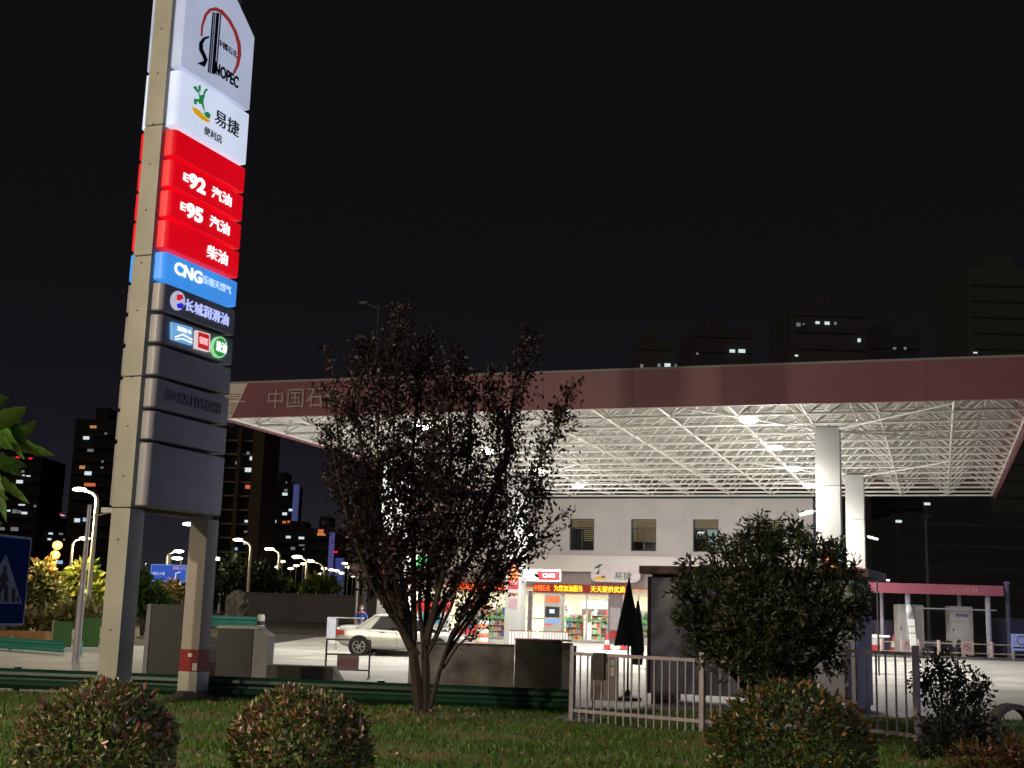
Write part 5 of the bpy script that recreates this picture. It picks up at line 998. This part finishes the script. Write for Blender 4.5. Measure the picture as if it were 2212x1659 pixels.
# ================================================================ CAR
def make_car(P, yaw):
    Mx = frame(P, yaw); t = thing('sedan_car', P + Mx.to_3x3() @ Vector((2.25, .85, 0)), 'champagne white sedan parked side-on beneath the canopy', 'car')
    paint = mat('car_paint', (.62, .62, .58), .25, .25, var=.03); 
    # body: sections along x; each a half outline in (y from centre, z)
    secs = [(0.0, .50, .93, .66), (.06, .36, 1.0, .78), (.35, .26, 1.03, .84), (.85, .22, 1.0, .87), (1.6, .20, .94, .875), (2.4, .20, .93, .875), (3.1, .20, .93, .875), (3.5, .22, .90, .86), (4.05, .26, .80, .82), (4.38, .34, .70, .72), (4.5, .42, .60, .55)]
    mb = MB(Mx); vs = []
    for x, zb_, zt_, hw in secs:
        o_ = [(hw * .9, zb_), (hw, zb_ + .1), (hw * 1.0, (zb_ + zt_) / 2 + .02), (hw * .97, zt_ - .09), (hw * .88, zt_ - .01), (0, zt_ + .02)]
        ring = [(x, .87 - a, z) for a, z in o_] + [(x, .87 + a, z) for a, z in o_[-2::-1]]
        vs += ring
    n = 11; fs = [(k * n + i, k * n + (i + 1) % n, (k + 1) * n + (i + 1) % n, (k + 1) * n + i) for k in range(len(secs) - 1) for i in range(n)] + [tuple(range(n))[::-1], tuple(range((len(secs) - 1) * n, len(secs) * n))]
    mb.add(vs, fs); body = mb.build('body', paint, t)
    md = body.modifiers.new('sub', 'SUBSURF'); md.levels = md.render_levels = 1
    # greenhouse
    gh = MB(Mx); zs_ = [(.74, 3.55, .93, .80), (1.14, 3.0, 1.18, .73), (1.36, 2.65, 1.36, .66)]
    def gring(x0, x1, z, hw, ins=0): return [(x0, .87 - hw, z), (x1, .87 - hw, z), (x1, .87 + hw, z), (x0, .87 + hw, z)]
    vs = []
    for a in zs_: vs += gring(*a)
    gh.add(vs, [(k * 4 + i, k * 4 + (i + 1) % 4, (k + 1) * 4 + (i + 1) % 4, (k + 1) * 4 + i) for k in range(2) for i in range(4)])
    gh.build('windows', mat('car_glass', (.02, .022, .025), .08, spec=.8), t)
    roof = MB(Mx); roof.add(gring(1.25, 2.68, 1.362, .67) + gring(1.45, 2.45, 1.44, .52), [(0, 1, 5, 4), (1, 2, 6, 5), (2, 3, 7, 6), (3, 0, 4, 7), (4, 5, 6, 7), (3, 2, 1, 0)]); rf = roof.build('roof', paint, t); md = rf.modifiers.new('sub', 'SUBSURF'); md.subdivision_type = 'SIMPLE'; md.levels = 1
    for sgn in (-1, 1):
        y = lambda hw: .87 + sgn * (hw + .004)
        pl = MB(Mx)
        def strut(a, b_, r_): pl.tube(a, b_, r_, 6)
        strut((.74, y(.79), .95), (1.10, y(.73), 1.19), .035); strut((1.10, y(.73), 1.19), (1.36, y(.665), 1.37), .035)
        q_ = [(.70, y(.805), .92), (1.22, y(.805), .92), (1.42, y(.735), 1.18), (1.56, y(.67), 1.37), (1.36, y(.67), 1.37), (1.08, y(.735), 1.18)]; pl.add(q_ + [(a, b_ - sgn * .03, c_) for a, b_, c_ in q_], [tuple(range(6)), tuple(range(11, 5, -1))] + [((i + 1) % 6, i, 6 + i, 6 + (i + 1) % 6) for i in range(6)])
        strut((3.58, y(.80), .92), (3.0, y(.735), 1.19), .035); strut((3.0, y(.735), 1.19), (2.63, y(.665), 1.37), .035); strut((1.28, y(.665), 1.37), (2.66, y(.665), 1.37), .035); pl.build('pillar', paint, t)
        b2 = MB(Mx); b2.tube((2.15, y(.80), .93), (2.1, y(.668), 1.36), .025, 6); b2.build('door_pillar', DARK, t)
        for xx in (1.55, 2.55): MB(Mx).box(xx, xx + .18, .87 + sgn * .865 - .02, .87 + sgn * .865 + .03, .80, .825).build('door_handle', mat('chrome', (.6, .6, .6), .15, 1), t)
        for xx in (1.2, 2.15, 3.15): MB(Mx).box(xx, xx + .008, .87 + sgn * .874 - .004, .87 + sgn * .874 + .006, .3, .86).build('door_gap', DARK, t)
        for xx in (.85, 3.55):
            w_ = MB(Mx @ Matrix.Translation(Vector((xx, .87 + sgn * .80, .31))) @ Matrix.Rotation(R(90 * sgn), 4, 'X')); w_.lathe([(.31, -.10), (.315, -.06), (.315, .06), (.31, .09), (.22, .10)], (0, 0, 0), 22); wh_ = w_.build('wheel', RUBBER, t)
            r_ = MB(Mx @ Matrix.Translation(Vector((xx, .87 + sgn * .80, .31))) @ Matrix.Rotation(R(90), 4, 'X')); s1_ = -sgn * -1
            zf = .106 * (1 if sgn < 0 else -1)
            for k in range(7): a = 2 * math.pi * k / 7; r_.tube((0, 0, zf), (.2 * math.cos(a), .2 * math.sin(a), zf), .02, 5)
            [r_.tube((.21 * math.cos(a * .3142), .21 * math.sin(a * .3142), zf), (.21 * math.cos((a + 1) * .3142), .21 * math.sin((a + 1) * .3142), zf), .02, 5) for a in range(20)]; r_.build('rim', mat('rim_silver', (.55, .55, .55), .3, .8), wh_)
            ar = MB(Mx @ Matrix.Translation(Vector((xx, .87 + sgn * .84, .33))) @ Matrix.Rotation(R(90), 4, 'X')); ar.lathe([(.365, -.03), (.37, .045)], (0, 0, 0), 22); ar.build('wheel_arch', RUBBER, t)
    MB(Mx).box(-.02, .1, .2, .48, .66, .86).build('tail_lamp', mat('tail_red', (.45, .02, .02), .3), t); MB(Mx).box(-.02, .1, 1.26, 1.54, .66, .86).build('tail_lamp', mat('tail_red', (0, 0, 0)), t)
    MB(Mx).box(.04, .3, .055, .12, .68, .84).build('tail_lamp', mat('tail_red', (0, 0, 0)), t)
    MB(Mx).box(4.3, 4.44, .14, .42, .55, .68).build('headlight', mat('head_clear', (.6, .6, .62), .1), t); MB(Mx).box(4.3, 4.44, 1.32, 1.6, .55, .68).build('headlight', mat('head_clear', (0, 0, 0)), t)
    MB(Mx).box(3.0, 3.16, -.1, .06, .94, 1.06).build('mirror', paint, t, bevel=.03)
    return t
pr0 = G(775, 1416); car_o = Vector((pr0.x - .85, pr0.y - .05 + .0, 0)); make_car(car_o, R(4))

# attendant behind the car
def skin_person(P):
    t = thing('person', P, 'attendant in blue uniform and white face mask standing behind the car', 'person')
    def skin(name, vs, es, rs, m, sub=2):
        me = bpy.data.meshes.new(name); me.from_pydata([tuple(Vector(v)) for v in vs], es, []); me.materials.append(m); o = bpy.data.objects.new(name, me); COL.objects.link(o); o.parent = t
        sk = o.modifiers.new('s', 'SKIN'); 
        for i, r_ in enumerate(rs): me.skin_vertices[0].data[i].radius = (r_, r_ * .8); 
        me.skin_vertices[0].data[0].use_root = True; sb_ = o.modifiers.new('b', 'SUBSURF'); sb_.levels = sb_.render_levels = sub; return o
    sk_ = mat('skin', (.42, .25, .17), .55); blue = mat('uniform_blue', (.03, .07, .35), .7)
    vs = [(0, 0, .95), (0, 0, 1.12), (0, 0, 1.32), (0, 0, 1.44), (0, 0, 1.52), (.17, 0, 1.38), (.24, 0, 1.12), (.22, -.14, .95), (-.17, 0, 1.38), (-.24, 0, 1.12), (-.22, -.14, .95), (.1, 0, .88), (.11, 0, .48), (.11, .02, .09), (.11, -.12, .04), (-.1, 0, .88), (-.11, 0, .48), (-.11, .02, .09), (-.11, -.12, .04), (.21, -.24, .94), (-.21, -.24, .94)]
    es = [(0, 1), (1, 2), (2, 3), (3, 4), (3, 5), (5, 6), (6, 7), (3, 8), (8, 9), (9, 10), (0, 11), (11, 12), (12, 13), (13, 14), (0, 15), (15, 16), (16, 17), (17, 18), (7, 19), (10, 20)]
    rs = [.14, .14, .16, .08, .055, .065, .05, .037, .065, .05, .037, .09, .065, .045, .04, .09, .065, .045, .04, .03, .03]
    body = skin('body', vs, es, rs, sk_)
    cl = skin('shirt', [(0, 0, .93), (0, 0, 1.12), (0, 0, 1.32), (0, 0, 1.42), (.17, 0, 1.38), (.235, 0, 1.17), (-.17, 0, 1.38), (-.235, 0, 1.17)], [(0, 1), (1, 2), (2, 3), (3, 4), (4, 5), (3, 6), (6, 7)], [.155, .155, .172, .09, .08, .068, .08, .068], blue)
    tr = skin('trousers', [(0, 0, .96), (.1, 0, .86), (.11, 0, .48), (.11, .01, .1), (-.1, 0, .86), (-.11, 0, .48), (-.11, .01, .1)], [(0, 1), (1, 2), (2, 3), (0, 4), (4, 5), (5, 6)], [.15, .105, .078, .06, .105, .078, .06], mat('trousers_navy', (.015, .02, .06), .8))
    h = MB(Matrix.Translation(P)); h.sphere((0, 0, 1.62), .082, .098, .12, 16, 12); h.sphere((0, -.1, 1.61), .016, .02, .025, 6, 5); h.sphere((.083, 0, 1.62), .012, .02, .03, 6, 5); h.sphere((-.083, 0, 1.62), .012, .02, .03, 6, 5); h.build('head', sk_, t)
    h = MB(Matrix.Translation(P)); h.sphere((0, .018, 1.665), .09, .1, .1, 16, 10); h.build('hair', mat('hair_black', (.012, .01, .01), .7), t)
    h = MB(Matrix.Translation(P)); h.sphere((0, -.05, 1.575), .07, .068, .055, 12, 8); h.build('face_mask', mat('mask_white', (.65, .72, .78), .7), t)
    for sx_ in (-.032, .032): MB(Matrix.Translation(P)).sphere((sx_, -.088, 1.64), .012, .012, .008, 6, 5).build('eye', DARK, t)
    MB(Matrix.Translation(P)).box(-.1, -.02, -.14, -.1, 1.38, 1.44).box(.02, .1, -.14, -.1, 1.38, 1.44).build('collar', REDP, t, bevel=.01)
P = D(779, 1350, 50); P.z = 0; skin_person(P)
# table edge in front of the attendant
P = D(768, 1335, 48.8); t = thing('side_table', Vector((P.x, P.y, 0)), 'small pale-topped table in front of the attendant', 'table'); z_ = D(768, 1334, 48.8).z
MB().box(P.x - .75, P.x + .3, P.y - .25, P.y + .25, z_ - .04, z_).build('tabletop', WHITE, t)
for a in (-.7, .25):
    for b_ in (-.2, .2): MB().tube((P.x + a, P.y + b_, 0), (P.x + a, P.y + b_, z_ - .04), .02, 6).build('leg', GREYM, t)
# white lit board on a round base, barrier stand
P = G(715, 1389); t = thing('pavement_sign', P, 'upright blank white board on a round base left of the car', 'sign'); k_ = P.y / FPX
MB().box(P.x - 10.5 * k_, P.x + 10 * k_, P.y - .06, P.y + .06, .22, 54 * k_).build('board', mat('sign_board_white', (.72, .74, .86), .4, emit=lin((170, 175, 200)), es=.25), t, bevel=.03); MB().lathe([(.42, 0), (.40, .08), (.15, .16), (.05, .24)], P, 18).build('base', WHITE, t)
P = G(749, 1466); t = thing('crowd_barrier', P, 'low tubular barrier with a red-lettered plate in front of the car', 'barrier'); k_ = P.y / FPX; h = 80 * k_
x0_, x1_ = P.x - 46 * k_, P.x + 46 * k_; b = MB()
for z in (h, h * .62, .2): b.tube((x0_, P.y, z), (x1_, P.y, z), .02, 6)
for x in (x0_, x1_): b.tube((x, P.y, 0), (x, P.y, h), .024, 6); b.tube((x, P.y - .25, .02), (x, P.y + .25, .02), .02, 6)
b.build('frame', mat('barrier_dark', (.09, .07, .08), .5, .4), t); MB().box(P.x - 22 * k_, P.x + 24 * k_, P.y - .04, P.y - .022, h * .22, h * .6).build('plate', mat('plate_mauve', (.24, .16, .16), .6), t)
text('禁止驶入请绕行', 'writing', mat('plate_red', (.4, .1, .1), .6), t, (P.x, P.y - .042, h * .42), XA, ZZ, 40 * k_, .16, .006, 0)

# forecourt clutter near the shop
def cone(P, h, label, k=0):
    t = thing('traffic_cone', P, label, 'traffic cone', 'red and white traffic cones'); s_ = h / .75
    MB().lathe([(.17 * s_, .0), (.13 * s_, .25 * s_)], P, 14).build('lower_body', REDP, t); MB().lathe([(.129 * s_, .25 * s_), (.09 * s_, .45 * s_)], P, 14).build('white_band', WHITE, t); MB().lathe([(.089 * s_, .45 * s_), (.03 * s_, .75 * s_)], P, 14).build('upper_body', REDP, t); MB().box(P.x - .22 * s_, P.x + .22 * s_, P.y - .22 * s_, P.y + .22 * s_, 0.001, .035).build('base', DARK, t)
cone(G(1311, 1404), .75, 'red and white cone left of the parasol, left one'); cone(G(1347, 1404) , .75, 'red and white cone left of the parasol, right one'); cone(G(1931, 1412), 1.0, 'bright red cone between the booth and the shed')
P = G(1041, 1396); t = thing('striped_barrel', P, 'orange and white striped barrel right of the dark tree', 'barrel')
for k in range(6): MB().lathe([(.28, k * .2 + .002), (.3, k * .2 + .1), (.28, k * .2 + .198)], P, 16).build('band', (mat('barrel_orange', (.65, .22, .10), .5), WHITE)[k % 2], t)
def island(P, label):
    FM = frame(P, Y1); t = thing('fuel_dispenser', FM @ Vector((.5, .3, 0)), label, 'fuel pump', 'fuel dispensers on the forecourt')
    MB(FM).box(-.8, 2.0, -.4, 1.0, 0.004, .16).build('island_kerb', mat('kerb_yellow', (.5, .5, .45), .7), t); MB(FM).box(0, 1.1, 0, .6, .16, 1.55).build('cabinet', mat('pump_white', (.68, .66, .64), .4), t, bevel=.03)
    MB(FM).box(-.03, 1.13, -.03, .63, 1.56, 1.95).build('header', mat('pump_red', (.6, .03, .04), .4, emit=(1, .05, .05), es=.15), t, bevel=.02); MB(FM).box(.12, .98, -.02, -.003, 1.15, 1.5).build('screen', glow('pump_screen', lin((90, 150, 160)), .8), t)
    MB(FM).box(.12, .98, -.02, -.003, .3, .5).build('label_panel', mat('pump_blue', (.06, .12, .3), .5), t)
    for k in (.2, .8): MB(FM).path([(k, -.05, 1.0), (k - .05, -.2, .7), (k, -.18, .4), (k + .06, -.08, .7)], .018, 6).build('hose', RUBBER, t)
island(CL(CX[0] + 1.1, CY[0] - .3, 0), 'fuel dispenser beside the poster column behind the dark tree'); island(CL(CX[1] - 2.6, CY[0] - .3, 0), 'fuel dispenser left of the nearest right column'); island(CL(CX[1] - 2.6, CY[1] - .3, 0), 'fuel dispenser left of the rear right column')
for k, (u0, u1, lab) in enumerate(((1100, 1158, 'white picket barrier at the foot of the poster column'), (1163, 1225, 'white picket barrier in front of the shop doors'))):
    A = G(u0, 1398); A.y = min(A.y, 55); B_ = D(u1, 1398, A.y); zt_ = .85; t = thing('picket_barrier', (A + B_) / 2, lab, 'barrier', 'white picket barriers by the shop'); t.location.z = 0
    A = D(u0, 1380, 55); B_ = D(u1, 1380, 55)
    MB().box(A.x, B_.x, 55, 55.05, zt_ - .05, zt_).build('top_rail', mat('rail_brown', (.2, .1, .08), .5), t); pk = MB(); x = A.x
    while x < B_.x: pk.box(x, x + .07, 55.01, 55.04, .05, zt_ - .05); x += .12
    pk.build('pickets', WHITE, t)
# red-white water barrier left of column foot
P = G(1005, 1391); t = thing('red_barrier', P, 'red-topped low barrier left of the striped barrel', 'barrier'); MB().box(P.x - .7, P.x + .7, P.y - .2, P.y + .2, .5, .7).build('top_bar', REDP, t, bevel=.04); MB().box(P.x - .6, P.x + .6, P.y - .15, P.y + .15, .0, .5).build('body', mat('pinkish', (.5, .4, .38), .6), t)
# second white car, mostly behind the tree
# ================================================================ RIGHT: BIKE SHED
YS_ = 64.0
def RX(u, v=1350, y=YS_): return D(u, v, y).x
def RZ(u, v, y=YS_): return D(u, v, y).z
shed = thing('bike_shed', Vector((RX(2040), YS_ + 1.5, 0)), 'long open shelter with a rose-red roof edge at far right', 'shelter')
z1_, z0_ = RZ(2030, 1262), RZ(2030, 1284)
MB(frame(Vector((RX(1880), YS_, 0)), R(1))).box(0, RX(2169) - RX(1880), 0, .15, z0_, z1_).build('roof_edge', mat('rose_fascia', (.36, .10, .14), .5, var=.1), shed)
MB().box(RX(1882), RX(2167), YS_ + .16, YS_ + 3.2, z1_ - .15, z1_ - .05).build('roof', DARK, shed)
text('小心驾驶 注意', 'writing', mat('rose_letter', (.62, .28, .3), .5), shed, (RX(2100), YS_ - .09, (z0_ + z1_) / 2), XA, ZZ, 2.6, .3, .01, 0)
for u in (1968, 2142): MB().tube((RX(u), YS_ + .4, 0), (RX(u), YS_ + .4, z0_ + .2), .13, 10).build('post', mat('shed_post', (.40, .38, .46), .5), shed)
for u in (1944, 2120): MB().tube((RX(u), YS_ + 3, 0), (RX(u), YS_ + 3, z0_ + .2), .1, 8).build('post', mat('shed_post', (0, 0, 0)), shed)
MB().box(RX(1985), RX(2160), YS_ + .35, YS_ + .42, z0_ - .75, z0_ - .68).build('tie_bar', GREYM, shed)
cab = mat('cabinet_grey', (.40, .38, .36), .6, var=.12)
for (u0, u1, v0, lab, wr) in ((1956, 1984, 1305, 'pale grey metal cabinet under the shed, left one', 0), (1986, 2010, 1306, 'pale grey metal cabinet under the shed, beside the first', 0), (2071, 2118, 1309, 'pale grey metal cabinet with blue lettering under the shed', 1)):
    xa, xb = RX(u0), RX(u1); t = thing('metal_cabinet', Vector(((xa + xb) / 2, YS_ + 1.6, 0)), lab, 'cabinet', 'metal cabinets under the shed'); zt_ = RZ(u0, v0); MB().box(xa, xb, YS_ + 1.0, YS_ + 1.9, .08, zt_).build('body', cab, t, bevel=.02); MB().box(xa + .05, xa + .1, YS_ + .97, YS_ + .999, zt_ * .5, zt_ * .56).build('handle', DARK, t)
    if wr: text('配电箱', 'writing', mat('cab_blue', (.04, .08, .3), .6), t, ((xa + xb) / 2, YS_ + .999, zt_ * .82), XA, ZZ, .62, .2, .008, .01)
    MB().box(xa, xb, YS_ + .98, YS_ + .996, .3, .32).build('seam', DARK, t)
# reflective marker post in front of the shed's first post
P = D(1974, 1400, 60); t = thing('marker_post', Vector((P.x, P.y, 0)), 'leaning post with bright white reflective strips before the shed', 'marker post'); ax_ = Vector((-.05, 0, 1)); 
for (va, vb) in ((1338, 1352), (1354, 1367), (1369, 1398)):
    za, zb_ = D(1974, va, 60).z, D(1974, vb, 60).z; MB().add([(P.x - .14 - .05 * zb_, 59.95, zb_), (P.x + .14 - .05 * zb_, 59.95, zb_), (P.x + .14 - .05 * za, 59.95, za), (P.x - .14 - .05 * za, 59.95, za)], [(0, 1, 2, 3)])
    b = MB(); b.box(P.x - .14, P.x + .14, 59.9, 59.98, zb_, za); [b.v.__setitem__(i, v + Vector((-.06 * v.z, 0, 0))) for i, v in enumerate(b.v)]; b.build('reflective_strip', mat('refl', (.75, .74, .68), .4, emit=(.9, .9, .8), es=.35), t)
b = MB(); b.box(P.x - .12, P.x + .12, 59.985, 60.1, 0, D(1974, 1312, 60).z); [b.v.__setitem__(i, v + Vector((-.06 * v.z, 0, 0))) for i, v in enumerate(b.v)]; b.build('post', mat('shed_post', (0, 0, 0)), t)
zz_ = D(1962, 1318, 60).z; MB().sphere((P.x - .06 * zz_ - .06, 59.9, zz_), .15, .08, .26).build('mirror', mat('mirror_pale', (.7, .74, .74), .2), t)
# railing with small signs, motorcycles
rl = thing('low_railing', Vector((RX(2050), 61.5, 0)), 'low white railing running in front of the shed', 'railing'); b = MB()
xa, xb = D(1895, 1390, 61.5).x, D(2260, 1400, 61.5).x
for z in (.72, .28): b.tube((xa, 61.5, z), (xb, 61.5, z), .03, 6)
b.build('rail', mat('rail_pale', (.5, .42, .36), .5), rl)
for u in (1905, 1948, 1985, 2028, 2082, 2142, 2188): x = D(u, 1390, 61.5).x; MB().tube((x, 61.5, 0), (x, 61.5, .86), .09, 8).build('post', mat('rail_post_pink', (.52, .38, .36), .5), rl)
for (u, lab) in ((1962, 'small square prohibition sign on the railing, left one'), (2090, 'small square prohibition sign on the railing, below the lettered cabinet')):
    x = D(u, 1390, 61.3).x; t = thing('rail_sign', Vector((x, 61.3, .2)), lab, 'sign', 'small square signs on the railing'); MB().box(x - .3, x + .3, 61.3, 61.34, .22, .86).build('board', mat('rs_board', (.48, .38, .38), .5), t)
    plate(stroke([(x + .16 * math.cos(a), .58 + .16 * math.sin(a)) for a in np.linspace(0, 6.2, 16)], .035), 'red_ring', mat('rs_red', (.4, .06, .06), .5), t, (0, 61.298, 0), XA, ZZ, .006); plate(stroke([(x - .1, .66), (x + .1, .5)], .04), 'black_mark', DARK, t, (0, 61.296, 0), XA, ZZ, .006)
x = D(2204, 1380, 60).x; t = thing('rail_sign', Vector((x, 60, 0)), 'larger blue-white sign board at the right edge of the railing', 'sign'); MB().box(x - .42, x + .6, 60, 60.05, .5, 1.28).build('board', mat('rs_blue', (.30, .36, .62), .4, emit=lin((120, 140, 200)), es=.3), t)
plate(stroke([(x + .05 + .2 * math.cos(a), .98 + .2 * math.sin(a)) for a in np.linspace(0, 6.2, 18)], .05), 'red_ring', mat('rs_red', (0, 0, 0)), t, (0, 59.998, 0), XA, ZZ, .008); 
for q in (-.35, .5): MB().box(x + q, x + q + .05, 60.06, 60.1, 0, 1.2).build('leg', GREYM, t)
plate(rr(.78, .07, .01), 'black_mark', DARK, t, (x + .05, 59.998, .64), XA, ZZ, .008)
def moto(u, y, label, yaw):
    P = D(u, 1390, y); P.z = 0; Mx = frame(P, yaw); t = thing('motor_scooter', P, label, 'motor scooter', 'dark scooters parked by the shed')
    for xx in (-.6, .6):
        w_ = MB(Mx @ Matrix.Translation(Vector((xx, 0, .27))) @ Matrix.Rotation(R(90), 4, 'X')); w_.lathe([(.2, -.05), (.27, -.04), (.27, .04), (.2, .05)], (0, 0, 0), 18); wo = w_.build('wheel', RUBBER, t)
    body = MB(Mx); body.prism([(-.75, .55), (-.1, .5), (0, .3), (.3, .3), (.45, .85), (.38, .9), (.2, .45), (.05, .5), (-.1, .72), (-.7, .78)], -.12, .12); body.build('body', mat('scooter_body', (.03, .03, .04), .3), t, bevel=.02)
    MB(Mx).box(-.65, -.02, -.13, .13, .74, .82).build('seat', RUBBER, t, bevel=.03); MB(Mx).tube((.6, 0, .27), (.38, 0, 1.02), .03, 6).build('fork', GREYM, t); MB(Mx).tube((.36, -.32, 1.02), (.36, .32, 1.02), .018, 6).build('handlebar', GREYM, t)
    for s_ in (-.3, .3): MB(Mx).tube((.36, s_, 1.02), (.42, s_ * 1.1, 1.2), .01, 5).build('mirror_stem', GREYM, t); MB(Mx).sphere((.43, s_ * 1.12, 1.24), .02, .07, .045, 8, 6).build('mirror', GREYM, t)
moto(2030, 62.8, 'dark scooter under the shed, nearest the marker post', R(25)); moto(2056, 62.6, 'dark scooter under the shed, beside the lettered cabinet', R(-12))
P = D(2178, 1340, 66); t = thing('shed_side_pole', Vector((P.x, P.y, 0)), 'thin blue-grey pole just right of the shed roof', 'pole'); MB().tube((P.x, P.y, 0), (P.x, P.y, D(2178, 1262, 66).z), .12, 8).build('shaft', mat('blue_pole', (.09, .11, .18), .5), t); MB().sphere((P.x, P.y, D(2178, 1260, 66).z), .17, .17, .1).build('cap', mat('pole_cap', (.3, .2, .4), .5), t)
P = D(2004, 1260, 90); t = thing('tall_pole', Vector((P.x, P.y, 0)), 'tall thin dark pole rising above the shed roof', 'pole'); MB().tube((P.x, P.y, 0), (P.x, P.y, D(2002, 1120, 90).z), .16, 8, .08).build('shaft', mat('dim_pole', (.10, .12, .10), .6), t); MB().box(P.x - .3, P.x + .3, 89.8, 90.1, D(2002, 1119, 90).z, D(2002, 1117, 90).z + .1).build('bracket', DARK, t)
# white/red barrier by the booth
P = G(1893, 1412); t = thing('striped_bollard', Vector((P.x, P.y, 0)), 'white and red bollard at the right edge of the booth', 'bollard'); k_ = P.y / FPX
for i, (a, b_, m_) in enumerate(((0, .45, REDP), (.46, .75, WHITE), (.76, 1.0, WHITE))): MB().lathe([(.26, a), (.24, b_)], P, 14).build('band', m_, t)
A = D(1886, 1374, 60); B_ = D(1922, 1374, 60); tag(MB().box(A.x, B_.x, 60, 60.1, A.z - .04, A.z + .05).build('white_bar', glow('tube_white', (1, 1, 1), .9, 0)), 'thin bright white bar beside the booth corner', 'bar')
A = D(1893, 1253, 40); B_ = D(1922, 1253, 40); t = thing('tube_lamp', A, 'short glowing tube lamp on a post above the shed roof', 'lamp'); t.location.z = 0; MB().box(A.x, B_.x, 40, 40.06, A.z - .02, A.z + .03).build('tube', glow('tube_white2', (1, .95, .9), 2.5, 0), t); MB().tube((A.x + .05, 40.1, 0), (A.x + .05, 40.1, A.z), .03, 6).build('post', DARK, t)
# dark kerb strip in front of shed
tag(MB().box(15, 45, 60.8, 61.2, 0.003, .12).build('kerb', mat('kerb_dark', (.14, .12, .12), .8), bevel=.02), kind='structure')
tank = MB(); tank.box(RX(1890, y=70), RX(1955, y=70), 70, 72, 0, D(1920, 1340, 70).z); tag(tank.build('low_outbuilding', mat('violet_wall', (.09, .06, .11), .8), bevel=.05), 'low violet-grey wall block behind the shed, left end', 'outbuilding')
A = D(2165, 1340, 68); tag(MB().box(A.x, A.x + 5, 68, 70, 0, D(2180, 1335, 68).z).build('low_outbuilding', mat('navy_wall', (.05, .055, .10), .8), bevel=.2), 'low navy block at the right edge behind the railing', 'outbuilding')

# ================================================================ STREET LAMPS BEHIND THE CAMERA that light the foreground
def roadlamp(x, y, z, e, colr, label, spot=None):
    t = thing('road_lamp', Vector((x, y, 0)), label, 'street lamp', 'street lamps beside the viewer'); MB().path([(x, y, 0), (x, y, z - 1), (x + .3, y + .2, z - .2), (x + 1.5, y + .8, z)], [.12, .09, .07, .05], 8).build('pole', LPM, t)
    MB().sphere((x + 1.6, y + .85, z), .35, .18, .08, 10, 6).build('lamp_head', WHITE, t); point('lamp_light', (x + 1.6, y + .85, z - .3), e, colr, .25, t)
roadlamp(-17, 3, 11, 7500, (1, .84, .60), 'warm street lamp beside the viewer, nearer one on the left')
roadlamp(-31, -10, 11, 13000, (1, .84, .60), 'unseen warm lamp added farther left to soften the pylon shadow')  # second lamp added so the pylon shadow on the fascia softens
roadlamp(12, -8, 9, 3000, (.34, .42, 1.0), 'street lamp beside the viewer, right, bluish')
roadlamp(36, 50, 9, 2300, (.72, .74, 1.0), 'street lamp off the right edge near the shelter')
